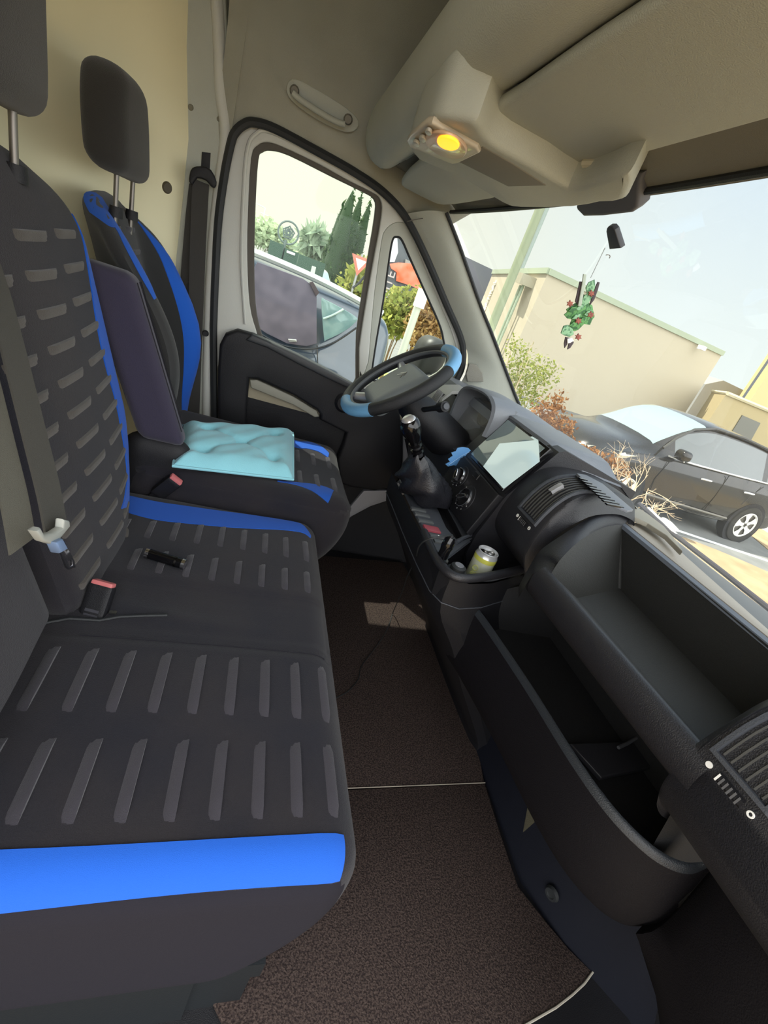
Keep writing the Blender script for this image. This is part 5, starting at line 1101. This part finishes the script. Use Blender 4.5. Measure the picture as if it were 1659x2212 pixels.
b = RB((-0.09, -0.02, -0.07), (0.09, 0.17, 0.08), 0.06, None, lambda p: MC @ (V3(0.70, wm-0.02, 1.02)+p)); b.skin(0.02).build('side_mirror', BC, cr1)
mb = MB(); tube(mb, [MC @ V3(0.72, wm+0.02, 0.965), MC @ V3(0.71, wm+0.13, 0.965)], 0.018, 8); mb.build('mirror_foot', CHD, cr1)
HL = mat('headlight lens', 'cfd0c0', 0.1, coat=1.0, col2='8f9080', cscale=14)
for s in (1, -1):
    V = []; rows = []
    for i in range(11):
        t = i/10; x = 2.02-0.72*t; yy = (0.56+0.285*min(1, t*1.6)); hh = 0.13*math.sin(math.pi*(0.12+0.88*t))**0.8*(1-t*0.35); zc = 0.66+0.17*t
        rows.append([MC @ V3(x+0.03-0.02*t, s*(yy+0.012), zc-hh*0.5), MC @ V3(x+0.045-0.02*t, s*(yy+0.022), zc), MC @ V3(x+0.01, s*(yy-0.015), zc+hh*0.55)])
    MB().grid(rows).build('headlight', HL, cr1)
mb = MB().box((2.09, -0.26, 0.42), (2.12, 0.26, 0.53), MC); pl_ = mb.build('licence_plate', WHITE, cr1, False)
mb = MB().box((2.06, -0.42, 0.30), (2.10, 0.42, 0.38), MC); mb.build('bumper_grille', GLOSS, cr1, False)
mb = MB()
for k in (-0.5, -0.1): tube(mb, [MC @ V3(1.06, k, 0.985), MC @ V3(0.98, k+0.42, 1.02)], 0.008, 6)
mb.V and mb.build('wiper_arms', GLOSS, cr1)
# left neighbour car
stl = [(-2.25, .74, .45, .95, 1.30, .66), (-2.21, .85, .32, 1.12, 1.49, .72), (-2.05, .88, .25, 1.2, 1.56, .72), (-1.4, .89, .22, 1.24, 1.61, .70), (-0.8, .89, .2, 1.24, 1.64, .68), (0.0, .89, .2, 1.22, 1.63, .65), (0.35, .89, .2, 1.20, 1.56, .62),
       (0.7, .89, .2, 1.15, 1.40, .62), (1.05, .88, .2, 1.10, 1.20, .68), (1.4, .87, .2, 1.04, 1.10, .66), (1.75, .83, .22, .92, .98, .58), (1.95, .70, .28, .7, .75, .5)]
LC = mat('slate car paint', '3d4652', 0.15, coat=1.0, spec=0.6)
cl1, ML, wl2 = car('people_carrier', 'dark slate blue car parked close beside the driver door, cloth shade in its window', stl, LC, -1.42, 3.88, math.pi, 1.0, dict(x0=-2, x1=.2, pil=(), w0=0.25, w1=0.95, r1=-9.0), side_glass=False)
YL = 2.985
cl_o = [(548, 580), (556, 566), (600, 582), (655, 602), (672, 615), (684, 640), (684, 742), (662, 748), (620, 742), (575, 720), (548, 700)]
plate('window_shade', [PP(cl_o, y=YL)], 0.01, mat('shade cloth', '6b6470', 0.9, col2='57525e', cscale=9, detail=1, bump=0.6, bscale=12), cl1, 0.002)
plate('shade_edge', [PP([(668, 610), (676, 608), (690, 632), (683, 640)], y=YL-0.01)], 0.01, mat('shade corner', '4a3f42', 0.8), cl1, 0.002)
plate('quarter_window', [PP([(694, 650), (703, 648), (735, 664), (768, 684), (770, 694), (745, 715), (706, 734), (700, 730)], y=YL)], 0.01, mat('quarter glass', '8fa9a2', 0.08, coat=0.6, col2='5f7d80', cscale=5), cl1, 0.002, 3)
mb = MB(); tube(mb, crom(PP([(698, 688), (715, 682), (735, 672), (742, 668)], y=YL-0.008), 3), 0.006, 6); mb.build('window_pillar', mat('pillar pale', 'b9cfc4', 0.4), cl1)
mb = MB(); tube(mb, crom(PP([(565, 722), (600, 742), (640, 752), (685, 752), (725, 738), (770, 708)], y=YL-0.012), 4), 0.006, 6); mb.build('belt_line', mat('belt trim', '1b2026', 0.3), cl1)
mb = MB(); tube(mb, PP([(685, 745), (687, 800), (688, 860)], y=YL-0.006), 0.004, 6); mb.build('door_gap', GLOSS, cl1)
plate('car_door_handle', [PP([(622, 732), (640, 733), (641, 739), (625, 739)], y=YL-0.02)], 0.02, CHD, cl1, 0.003)
mb = MB(); tube(mb, crom(PP([(535, 540), (600, 566), (680, 601), (740, 631), (800, 664), (826, 678)], y=3.16), 3), 0.022, 8); mb.build('roof_edge_highlight', mat('painted roof highlight', 'c9cfc9', 0.25, metal=0.5), cl1)  # pale tube paints the highlight along the roof edge
mb = MB(); tube(mb, PP([(762, 622), (775, 612), (792, 592)], y=3.3), 0.008, 6); mb.build('aerial', RUB, cl1)
# ---- driver's outside mirror
dm = thing('door_mirror', 'black outside mirror seen over the steering wheel through the small front window', 'mirror', P(930, 760, y=2.0))
m0 = P(930, 757, y=2.02)
b = RB((-0.055, -0.05, -0.15), (0.075, 0.12, 0.055), 0.05, None, lambda p: m0+p+V3(0.10*max(0, p.z+0.05), 0, 0)); b.skin(0.02).build('mirror_shell', mat('mirror shell', '2c2c2a', 0.5), dm)
mb = MB(); tube(mb, [m0+V3(0.02, 0, -0.10), V3(m0.x+0.02, 1.86, m0.z-0.14)], [0.03, 0.035], 10); mb.build('mirror_arm', MATS['mirror shell'], dm)
# ---- white bonnet of the van falling away below the glass
rows = [[V3(1.17-0.12*max(0, 0.9-y)+dx, y, z) for dx, z in ((0.0, 0.745), (0.10, 0.70), (0.30, 0.58), (0.48, 0.42), (0.58, 0.20), (0.60, -0.2))] for y in [-0.02+1.84*i/16 for i in range(17)]]
tag(MB().grid(rows).build('trim_7', mat('van white paint', 'd5d6d2', 0.3, coat=0.5)), kind='structure')
# ---- wiper at the windshield foot
wp = thing('windshield_wiper', 'wiper arm with a pale sunlit joint outside the foot of the windshield', 'wiper', P(1450, 1135, x=1.26))
mb = MB(); tube(mb, [P(1380, 1088, x=1.22), P(1450, 1150, x=1.23), P(1560, 1235, x=1.22), P(1680, 1330, x=1.20)], 0.007, 8); mb.build('wiper_arm', mat('wiper black', '35333a', 0.5), wp)
mb = MB(); tube(mb, [P(1400, 1097, x=1.225), P(1432, 1128, x=1.23), P(1462, 1157, x=1.23)], [0.004, 0.005, 0.005], 8); mb.build('wiper_hinge', WHITE, wp)  # white stands in for sun on the joint
plate('wiper_glint', [PP([(1420, 1120), (1430, 1117), (1442, 1125), (1458, 1142), (1457, 1147), (1448, 1145)], x=1.24)], 0.02, mat('painted glint pale', 'cfccc2', 0.5), wp, 0.004)  # pale plate paints the sun glinting off the wiper joint
# ---- vegetation
def leafmat(name, c, c2, tr=0.35):
    m = D.materials.new(name); m.use_nodes = True; n = m.node_tree.nodes; l = m.node_tree.links; n.clear()
    o = n.new('ShaderNodeOutputMaterial'); d = n.new('ShaderNodeBsdfDiffuse'); t = n.new('ShaderNodeBsdfTranslucent'); mx = n.new('ShaderNodeMixShader')
    g = n.new('ShaderNodeNewGeometry'); cm = n.new('ShaderNodeMix'); cm.data_type = 'RGBA'
    l.new(g.outputs['Random Per Island'], cm.inputs[0]); cm.inputs[6].default_value = (*lin(c), 1); cm.inputs[7].default_value = (*lin(c2), 1)
    l.new(cm.outputs[2], d.inputs[0]); l.new(cm.outputs[2], t.inputs[0]); mx.inputs[0].default_value = tr
    l.new(d.outputs[0], mx.inputs[1]); l.new(t.outputs[0], mx.inputs[2]); l.new(mx.outputs[0], o.inputs[0]); return m
rng = random.Random(3)
def leaves(name, blobs, n, size, m, parent, shell=0.4, long=1.0, upb=0.0):
    mb = MB(); tot = sum(b[1][0]*b[1][1]*b[1][2] for b in blobs)
    for c, r in blobs:
        k = int(n*(r[0]*r[1]*r[2])/tot) if len(blobs) > 1 else n
        for _ in range(k):
            d = Vector((rng.gauss(0, 1), rng.gauss(0, 1), rng.gauss(0, 1))).normalized()*(shell+(1-shell)*rng.random())
            p = c+Vector((d.x*r[0], d.y*r[1], d.z*r[2]))
            a = Vector((rng.gauss(0, 1), rng.gauss(0, 1), rng.gauss(0, 1)+upb)).normalized(); b_ = a.orthogonal().normalized()
            b_ = (Matrix.Rotation(rng.random()*6.28, 3, a) @ b_); s = size*(0.6+0.8*rng.random())
            mb.add([p-a*s*long, p+b_*s*0.5, p+a*s*long, p-b_*s*0.5], [[0, 1, 2, 3]])
    V = mb.V; me = D.meshes.new(name); org = worldorg(parent); me.from_pydata([tuple(v-org) for v in V], [], mb.F); me.materials.append(m)
    o = D.objects.new(name, me); COL.objects.link(o); o.parent = parent; return o
def stems(name, base, tips, r, m, parent):
    mb = MB()
    for t in tips:
        mid = base.lerp(t, 0.5)+Vector((rng.uniform(-.08, .08), rng.uniform(-.08, .08), 0.03)); tube(mb, crom([base+Vector((rng.uniform(-.05, .05), rng.uniform(-.05, .05), 0)), mid, t], 3), [r*(1-0.7*i/6) for i in range(7)], 5)
    return mb.build(name, m, parent)
LG = leafmat('olive leaves', 'a8ad5c', '6f7f36'); LGY = leafmat('bright leaves', 'b4b264', '74823c', 0.4); LBR = leafmat('dry leaves', 'b08456', '7a5334', 0.3); LDK = leafmat('cypress leaves', '5b6e48', '2f4630', 0.15)
TWG = mat('pale twig', 'cdbb9d', 0.8); TWD = mat('brown twig', '7d6246', 0.8)
def bush(name, label, cat, blobs, n, size, m, stemm, group='shrubs outside', shell=0.3, basexy=None, ns=8, long=1.0):
    c = sum((b[0] for b in blobs), Vector())/len(blobs); base = V3(c.x, c.y, ZG)
    t = thing(name, label, cat, base, group)
    leaves('foliage', blobs, n, size, m, t, shell, long)
    tips = [b[0]+V3(rng.uniform(-1, 1)*b[1][0]*0.6, rng.uniform(-1, 1)*b[1][1]*0.6, b[1][2]*0.5) for b in blobs for _ in range(max(1, ns//len(blobs)))]
    stems('stem', base, tips, 0.014, stemm, t); return t
def blob(px, py, y, rx, ry, rz): return (P(px, py, y=y), (rx, ry, rz))
bush('leafy_shrub', 'airy olive green shrub beside the windshield pillar, in front of the beige building', 'shrub', [blob(1135, 800, 5.2, .28, .28, .30), blob(1110, 760, 5.2, .16, .2, .22), blob(1175, 810, 5.2, .25, .25, .16), blob(1140, 850, 5.2, .3, .25, .28), blob(1100, 835, 5.2, .2, .2, .3), blob(1195, 790, 5.2, .16, .1, .08), blob(1145, 740, 5.2, .05, .05, .06)], 1500, 0.022, LG, TWG)
bush('dry_shrub', 'reddish brown dried shrub beneath the olive green shrub', 'shrub', [blob(1180, 890, 4.4, .2, .2, .18), blob(1205, 865, 4.4, .12, .12, .14), blob(1165, 925, 4.4, .2, .2, .2), blob(1220, 920, 4.4, .15, .15, .15), blob(1200, 940, 4.4, .22, .2, .18)], 1500, 0.022, LBR, TWD)
hg = bush('dry_hedge', 'tangle of pale bare twigs with brown leaves before the black car', 'hedge', [blob(1275, 975, 3.9, .16, .16, .10), blob(1325, 995, 3.9, .16, .16, .10), blob(1290, 1005, 3.9, .25, .16, .14), blob(1350, 1020, 3.9, .12, .12, .08)], 520, 0.020, LBR, TWD, shell=0.1, ns=16)
mb = MB()
def twig(p, d, L, r, depth):
    q = p+d*L; m_ = p.lerp(q, 0.5)+Vector((rng.uniform(-1, 1), rng.uniform(-1, 1), rng.uniform(-1, 1)))*L*0.07
    tube(mb, crom([p, m_, q], 3), [r*(1-0.45*k/6) for k in range(7)], 5)
    if depth > 0:
        for k in range(rng.choice((2, 3))):
            e = Vector((rng.gauss(0, .55), rng.gauss(0, .45), rng.gauss(0.05, .45))); twig(p.lerp(q, rng.uniform(0.45, 1.0)), (d+e).normalized(), L*rng.uniform(0.5, 0.8), r*0.6, depth-1)
for a, b, c, d in ((1350, 1110, 1395, 1000), (1365, 1120, 1425, 1010), (1340, 1080, 1330, 985), (1380, 1130, 1435, 1060), (1330, 1070, 1290, 990), (1360, 1100, 1370, 1000), (1400, 1140, 1440, 1090), (1345, 1090, 1400, 1060), (1310, 1060, 1275, 1000)):
    p0, p1 = P(a, b, y=3.55+rng.uniform(-.2, .2)), P(c, d, y=3.55); twig(p0, (p1-p0).normalized(), (p1-p0).length*0.62, 0.0065, 3)
for i in range(10):
    b0_ = P(1350+rng.uniform(-60, 40), 1120, y=3.7); tube(mb, [V3(b0_.x, 3.7, ZG), b0_], 0.006, 5)
mb.build('bare_twigs', TWG, hg)
bush('leafy_shrub', 'bright yellow green bush below the orange banner, seen through the small front window', 'shrub', [blob(862, 672, 7.5, .40, .4, .36), blob(880, 655, 7.5, .32, .3, .26), blob(845, 690, 7.5, .4, .4, .3), blob(875, 690, 7.5, .35, .4, .32), blob(898, 668, 7.5, .25, .3, .35)], 3800, 0.045, LGY, TWD)
bush('dry_shrub', 'brown and tan dry bush right of the sign post, behind the door mirror', 'shrub', [blob(925, 690, 7.0, .35, .3, .5), blob(940, 720, 7.0, .35, .3, .4), blob(915, 730, 7.0, .3, .3, .3), blob(930, 650, 7.0, .2, .2, .3)], 2600, 0.04, leafmat('tan leaves', 'cbb07a', '8f6a40'), TWD)
bush('leafy_shrub', 'yellow green bush at the foot of the yield sign', 'shrub', [blob(780, 615, 13, .5, .5, .8), blob(765, 640, 13, .6, .5, .7), blob(790, 640, 13, .4, .5, 1.0)], 900, 0.11, LGY, TWD)
def cyp(px_t, py_t, px_b, py_b, y, wd_, label):
    top_ = P(px_t, py_t, y=y); bot = P(px_b, py_b, y=y); zb = ZG; x = (top_.x+bot.x)/2
    t = thing('cypress_tree', label, 'tree', (top_.x, y, ZG), 'cypress trees'); Hh = top_.z-ZG; bl = []
    mb = MB(); tube(mb, [(top_.x, y, ZG), (top_.x, y, ZG+Hh*0.9)], [0.14, 0.03], 8); mb.build('trunk', TWD, t)
    mb = MB(); lathe(mb, [(0.01, 0.2), (wd_*0.75, 0.6), (wd_*0.88, Hh*0.3), (wd_*0.7, Hh*0.6), (wd_*0.35, Hh*0.85), (0.01, Hh*0.97)], Matrix.Translation((top_.x, y, ZG)), 14); mb.build('inner_crown', mat('inner crown', '33442c', 1.0), t)
    for i in range(11):
        f = i/10; r = wd_*(0.35+0.65*math.sin(math.pi*min(1, 0.25+f*0.78)))*(1-f)**0.35 if f < 1 else wd_*0.12
        bl.append((V3(top_.x+rng.uniform(-.05, .05), y, ZG+Hh*(0.04+0.92*f)), (r, r, Hh*0.085)))
    leaves('foliage', bl, 3600, 0.13, LDK, t, 0.75, 1.3, 1.2)
cyp(742, 440, 710, 590, 30.0, 0.42, 'slim leftmost cypress tree of the row outside the driver window')
cyp(765, 402, 745, 600, 29.0, 0.62, 'tallest broad cypress tree in the middle of the row')
cyp(784, 412, 760, 610, 30.5, 0.5, 'cypress tree just right of the tallest one')
cyp(802, 428, 775, 610, 31.5, 0.5, 'rightmost cypress tree of the row, next to the window pillar')
bush('palm_tree', 'small spiky palm tree left of the cypresses', 'tree', [blob(680, 522, 34, .9, .9, .9), blob(682, 540, 34, .5, .5, .7)], 260, 0.45, leafmat('hazed palm leaves', 'a3b197', '869a80'), TWD, 'distant trees', shell=0.2, long=1.8)  # palm leaves paled to paint in the distance haze
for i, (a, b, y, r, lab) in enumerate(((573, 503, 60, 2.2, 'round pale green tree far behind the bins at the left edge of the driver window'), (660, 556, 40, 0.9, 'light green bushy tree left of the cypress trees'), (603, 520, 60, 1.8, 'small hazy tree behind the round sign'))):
    bush('round_tree', lab, 'tree', [blob(a, b, y, r, r, r*0.8), blob(a+8, b+8, y, r, r, r*.7)], 700, 0.35, leafmat('hazy leaves%d' % i, 'c0cba8', '9fb18c'), TWD, 'distant trees')  # distance haze is painted into these leaf colours
# ---- street furniture seen through the driver window
def post(name, label, cat, p0, p1, r, m, group=None):
    t = thing(name, label, cat, V3(p0.x, p0.y, ZG), group); mb = MB(); tube(mb, [p0, p1], r, 10); mb.build('post', m, t); return t
GRN = mat('bin green', '2f4a3a', 0.6)
b0_ = P(612, 545, y=16); bn = thing('recycling_bin', 'tall dark green recycling container under the round sign', 'bin', V3(b0_.x, 16, ZG))
zt = P(610, 528, y=16).z; mb = MB().box((b0_.x-0.42, 15.6, ZG), (b0_.x-0.02, 16.4, zt)); mb.build('container', GRN, bn, False); mb = MB().box((b0_.x+0.02, 15.6, ZG), (b0_.x+0.44, 16.4, zt-0.06)); mb.build('container', GRN, bn, False)
mb = MB().box((b0_.x+0.08, 15.57, zt-0.16), (b0_.x+0.32, 15.6, zt-0.10)); mb.build('label_plate', WHITE, bn, False)
sc_ = P(623, 503, y=16.5); sg = post('round_sign', 'round openwork sign on a short post above the green containers', 'sign', V3(sc_.x-0.1, 16.5, ZG), sc_+V3(-0.03, 0, -0.2), 0.05, mat('sign grey', '5d6a63', 0.5))
mb = MB(); tube(mb, [sc_+V3(0.30*math.cos(a), 0, 0.30*math.sin(a)) for a in [2*math.pi*i/24 for i in range(24)]], 0.03, 6, True); mb.build('sign_ring', MATS['sign grey'], sg)
for a in range(5):
    an = a*2*math.pi/5+0.3; mb = MB(); tube(mb, [sc_+V3(0.12*math.cos(an+k), 0, 0.12*math.sin(an+k)) + V3(0.06*math.cos(an), 0, 0.06*math.sin(an)) for k in (0, 1.2, 2.4, 3.6, 4.8)], 0.025, 5, True); mb.build('sign_scroll', MATS['sign grey'], sg)
yc_ = P(778, 569, y=12.0); ys_ = post('yield_sign', 'triangular red and white yield sign before the cypress trees', 'road sign', V3(yc_.x, 12.05, ZG), yc_+V3(0, 0.05, 0.2), 0.03, STEEL)
tri = lambda s, o: [yc_+V3(-s, o, s*0.58), yc_+V3(s, o, s*0.58), yc_+V3(0, o, -s*1.15)]
plate('sign_border', [tri(0.24, 0)], 0.01, mat('sign red', 'b9695a', 0.5), ys_, 0.002); plate('sign_face', [tri(0.13, -0.006)], 0.006, WHITE, ys_)
for i, (a, b, lab) in enumerate(((645, 556, 'silver grey car far off beside the green containers'), (668, 572, 'pale car partly hidden behind the containers at the cypress foot'), )):
    c_ = P(a, b, y=20+i*6)
    car('parked_car', lab, [(r_[0], r_[1], r_[2], r_[3], r_[4], r_[5]) for r_ in st], mat('distant car paint', 'b5b9b6', 0.3, coat=0.5), c_.x, c_.y, R(100), 1.0, dict(x0=-1.45, x1=0.72, pil=((-0.42, -0.28),), w0=0.22, w1=1.02, r1=-1.55), seg=2)
sh_ = P(672, 570, y=14); t = thing('utility_cabinet', 'dark green cabinet with white frame left of the cypress trees', 'cabinet', V3(sh_.x, 14, ZG))
mb = MB().box((sh_.x-0.35, 13.8, ZG), (sh_.x+0.35, 14.3, P(672, 558, y=14).z)); mb.build('cabinet_body', GRN, t, False); mb = MB().box((sh_.x+0.02, 13.77, sh_.z-0.35), (sh_.x+0.13, 13.8, sh_.z-0.03)); mb.build('cabinet_panel', mat('cabinet panel', 'b9beb6', 0.6), t, False)
for (a, b, c, d, lab) in ((567, 497, 573, 450, 'thin street lamp far off, the taller left one in the driver window'), (577, 497, 580, 468, 'thin street lamp far off, right of the taller one')):
    y = 70; p0, p1 = P(a, b, y=y), P(c, d, y=y); t = post('street_lamp', lab, 'street lamp', V3(p1.x, y, ZG), p1, 0.09, mat('far lamp', 'c9cbb8', 0.6), 'far street lamps'); mb = MB(); tube(mb, [p1, p1+V3(-1.0, 0, 0.1)], 0.08, 6); mb.build('lamp_head', MATS['far lamp'], t)
def prism(name, label, cat, foot, z1, m, parent=None, z0=ZG):
    n = len(foot); V = [V3(x, y, z0) for x, y in foot]+[V3(x, y, z1) for x, y in foot]
    F = [list(range(n)), [n+i for i in range(n)]]+[[i, (i+1) % n, n+(i+1) % n, n+i] for i in range(n)]
    o = mk(name, V, F, m, parent, False); 
    return tag(o, label, cat, 'buildings') if label else o
b_l = P(560, 495, y=80); b_r = P(600, 520, y=80)
prism('low_building', 'long low grey building far away at the left of the driver window', 'building', [(b_l.x-12, 80), (b_r.x+2, 80), (b_r.x+2, 92), (b_l.x-12, 92)], P(580, 508, y=80).z, mat('far wall', 'a9a89c', 0.9))
prism('low_building', 'low pale building behind the yield sign', 'building', [(P(785, 560, y=45).x, 45), (P(812, 570, y=45).x+4, 45), (P(812, 570, y=45).x+4, 52), (P(785, 560, y=45).x, 52)], P(795, 556, y=45).z, mat('beige far wall', 'b3a58c', 0.9))
# ---- dark shop with orange banner (quarter window and left of the beige building)
shop = thing('dark_shop_building', 'dark grey shop building behind the orange banner and left of the beige building', 'building', (5.2, 24, ZG), 'buildings')
tp1, tp2, tp3 = P(862, 500, y=24), P(1000, 552, y=24), P(1067, 584, y=24)
V = [V3(tp1.x-0.1, 24, ZG), V3(tp3.x+0.1, 24, ZG), V3(tp3.x+0.1, 24, tp3.z), V3(tp2.x, 24, tp2.z), V3(tp1.x, 24, tp1.z+0.2)]
mb = MB(); mb.add(V+[v+V3(0, 3, 0) for v in V], [[0, 1, 2, 3, 4], [5, 6, 7, 8, 9], [0, 1, 6, 5], [1, 2, 7, 6], [2, 3, 8, 7], [3, 4, 9, 8], [4, 0, 5, 9]]); mb.build('shop_wall', mat('dark shop wall', '55585c', 0.7), shop, False)
plate('shop_window', [PP([(845, 520), (858, 512), (860, 545), (852, 566), (842, 566)], y=23.9)], 0.1, mat('pale shop glass', 'c9cacb', 0.3), shop)
plate('shop_door', [PP([(876, 560), (892, 566), (892, 572), (875, 568)], y=23.9)], 0.1, mat('shop grey', '8f8d86', 0.6), shop)
M_ = axes(P(838, 622, y=23.85), P(848, 588, y=23.85)-P(824, 660, y=23.85), V3(-1, 0, 0.0))
M_ = Matrix((M_.col[0].xyz, V3(-1, 0, 0), V3(0, -1, 0))).transposed().to_4x4()
M_ = axes(P(835, 624, y=23.85), (0, 0, 1), (-1, 0, 0)); text('shop_lettering', 'PUITE', M_, 0.62, mat('letter grey', 'b7a9a4', 0.6), shop, 0.02)
bp_ = [(842, 570), (862, 567), (893, 570), (900, 590), (910, 612), (917, 625), (905, 626), (890, 618), (856, 607), (857, 588), (845, 580)]
bnr = tag(plate('orange_banner', [PP(bp_, y=23.85)], 0.05, mat('orange banner', 'e8623a', 0.7, col2='f08a70', cscale=2.0, detail=1), None, 0.004), 'bright orange banner hung above the yellow green bush', 'banner')
pz = P(911, 640, y=6.4); pt_ = post('sign_post', 'pale metal post with a small white notice, beside the orange banner', 'sign', V3(pz.x, 6.42, ZG), V3(pz.x, 6.42, P(916, 628, y=6.4).z), 0.05, mat('post grey', 'b9bcae', 0.5))
pz2 = P(910, 643, y=6.36); mb = MB().box((pz2.x-0.075, 6.34, pz2.z-0.12), (pz2.x+0.075, 6.36, pz2.z+0.10)); mb.build('notice_board', WHITE, pt_, False)
# ---- beige warehouse
WL = mat('warehouse render', 'b4ab94', 0.9, bump=0.1, bscale=5); 
Hb = 3.22; c1_, c2_, c3_ = (7.98, 14.88), (8.94, 21.3), (16.86, 15.72)
wh = thing('beige_warehouse', 'large plain beige warehouse whose left side is sunlit, seen through the windshield', 'building', (11, 17, ZG), 'buildings')
prism('warehouse_walls', None, None, [c1_, c3_, (18, 22.8), c2_], Hb, WL, wh)
mb = MB()
def hb(a, b, z, t_): 
    a, b = V3(*a, z), V3(*b, z); d_ = (b-a).normalized(); n_ = V3(-d_.y, d_.x, 0)*t_
    mb.add([a-n_, b-n_, b+n_, a+n_]+[p+V3(0, 0, 0.17) for p in (a-n_, b-n_, b+n_, a+n_)], [[0, 1, 2, 3], [4, 5, 6, 7], [0, 1, 5, 4], [1, 2, 6, 5], [2, 3, 7, 6], [3, 0, 4, 7]])
hb(c1_, c3_, Hb-0.13, 0.07); hb(c1_, c2_, Hb-0.12, 0.06); mb.build('roof_coping', mat('coping green grey', '9aa48c', 0.7), wh, False)
dW = V3(c2_[0]-c1_[0], c2_[1]-c1_[1], 0).normalized(); nW = V3(-dW.y, dW.x, 0); nW = nW if nW.x < 0 else -nW
def onW(px, py, o=0.0): return P(px, py, pl=((c1_[0], c1_[1], 0), tuple(nW)))+nW*o
vb = thing('wall_vent_box', 'grey box with two downpipes high on the sunlit side of the warehouse', 'vent box', onW(1143, 610))
q = [onW(a, b) for a, b in ((1141, 597), (1160, 602), (1151, 624), (1135, 618))]
mb = MB(); mb.add(q+[p+nW*0.5 for p in q], [[0, 1, 2, 3], [4, 5, 6, 7], [0, 1, 5, 4], [1, 2, 6, 5], [2, 3, 7, 6], [3, 0, 4, 7]]); mb.build('box_housing', mat('box grey', 'a19c86', 0.7), vb, False)
for o in (0, 6):
    a = onW(1139+o, 622, 0.25); mb = MB(); tube(mb, [a, V3(a.x, a.y, ZG)], 0.05, 8); mb.build('pipe', mat('pipe green', '9fae95', 0.6), vb)
lc = onW(1060, 640, 0.05); ml = axes(lc, (0, 0, 1), dW if False else (-nW).cross(V3(0, 0, 1))); 
ml = axes(lc, (0, 0, 1), V3(0, 0, 1).cross(-nW))
if (ml.to_3x3() @ V3(0, 0, 1)).dot(nW) < 0: ml = axes(lc, (0, 0, 1), V3(0, 0, 1).cross(nW))
text('wall_lettering', 'BATIRAL', ml, 0.33, mat('letter white', 'f4f1e4', 0.6), wh, 0.03)
dR = V3(c3_[0]-c1_[0], c3_[1]-c1_[1], 0).normalized(); nR = V3(dR.y, -dR.x, 0)
wl3 = P(1503, 748, pl=((c1_[0], c1_[1], 0), tuple(nR)))+nR*0.25; wlt = thing('wall_floodlight', 'small white floodlight near the top right of the shaded warehouse wall', 'lamp', wl3)
mb = MB(); mb.box((-0.10, -0.14, -0.07), (0.10, 0.1, 0.07), Matrix.Translation(wl3)); mb.build('lamp_body', WHITE, wlt, False)
# ---- smaller buildings to the right
sbd = thing('small_annex', 'low beige annex with a dark window, right of the warehouse behind the black car', 'building', (18, 15, ZG), 'buildings')
WL2 = mat('annex render', 'ab9c74', 0.9, bump=0.1, bscale=5)
prism('annex_walls', None, None, [(15.3, 13.2), (26, 14.0), (27, 19.5), (17.35, 15.6)], 1.82, WL2, sbd)
plate('annex_window', [PP([(1604, 897), (1643, 914), (1622, 952), (1582, 932)], pl=((15.3, 13.17, 0), (0.8, -10.7, 0)))], 0.05, mat('annex glass', '66655a', 0.4), sbd)
mb = MB(); tube(mb, [V3(15.3, 13.17, 1.82), V3(26, 13.97, 1.82)], 0.07, 6); tube(mb, [V3(15.3, 13.17, 1.82), V3(17.35, 15.6, 1.82)], 0.06, 6); mb.build('annex_coping', mat('annex coping', 'cfc4a0', 0.7), sbd)
y0_ = P(1606, 842, y=48); prism('yellow_building', 'tall pale yellow building at the right edge behind the street lamp', 'building', [(y0_.x, 48), (P(1622, 862, y=42).x, 42), (P(1622, 862, y=42).x+25, 44), (y0_.x+25, 60)], 14, mat('yellow render', 'cdb885', 0.9))
g0, g1, g2 = P(1524, 830, y=50), P(1563, 822, y=50), P(1613, 846, y=50)
mb = MB(); V = [V3(g0.x, 50, ZG), V3(g2.x, 50, ZG), V3(g2.x, 50, g2.z), V3(g1.x, 50, g1.z), V3(g0.x, 50, g0.z)]; mb.add(V+[v+V3(0, 8, 0) for v in V], [[0, 1, 2, 3, 4], [5, 6, 7, 8, 9], [0, 1, 6, 5], [1, 2, 7, 6], [2, 3, 8, 7], [3, 4, 9, 8], [4, 0, 5, 9]])
tag(mb.build('gabled_house', mat('house grey', '93928c', 0.8), None, False), 'small grey gabled house between the warehouse and the yellow building', 'building', 'buildings')
pp0 = P(1110, 590, y=12); up_t = P(1163, 430, y=12); t = thing('utility_pole', 'thick leaning looking grey green pole crossing in front of the warehouse', 'pole', V3(pp0.x, 12, ZG))
mb = MB(); tube(mb, [V3(pp0.x, 12, ZG), V3(pp0.x-0.02, 12, 7.5)], [0.12, 0.10], 12); mb.build('pole_shaft', mat('pole green', '8b9479', 0.8), t)
pn = P(1127, 578, y=44); t = thing('lamp_mast', 'thin grey mast rising behind the warehouse, right of the thick pole', 'pole', V3(pn.x, 44, ZG)); mb = MB(); tube(mb, [V3(pn.x, 44, ZG), V3(pn.x, 44, 22)], 0.22, 10); mb.build('mast_shaft', mat('mast grey', '8f9b91', 0.7), t)
l0, l1 = P(1598, 868, y=30), P(1656, 752, y=30); t = thing('street_lamp', 'dark street lamp at the right edge in front of the yellow building', 'street lamp', V3(l0.x, 30, ZG)); 
mb = MB(); tube(mb, [V3(l0.x+0.05, 30, ZG), V3(l0.x+0.05, 30, l1.z)], 0.09, 8); mb.build('lamp_post', mat('lamp post dark', '5c6166', 0.6), t)
mb = MB(); tube(mb, [V3(l0.x+0.05, 30, l1.z), V3(l0.x-0.2, 30, l1.z+0.45), V3(l0.x+0.8, 30, l1.z+0.7)], [0.08, 0.2, 0.1], 8); mb.build('lamp_head', MATS['lamp post dark'], t)
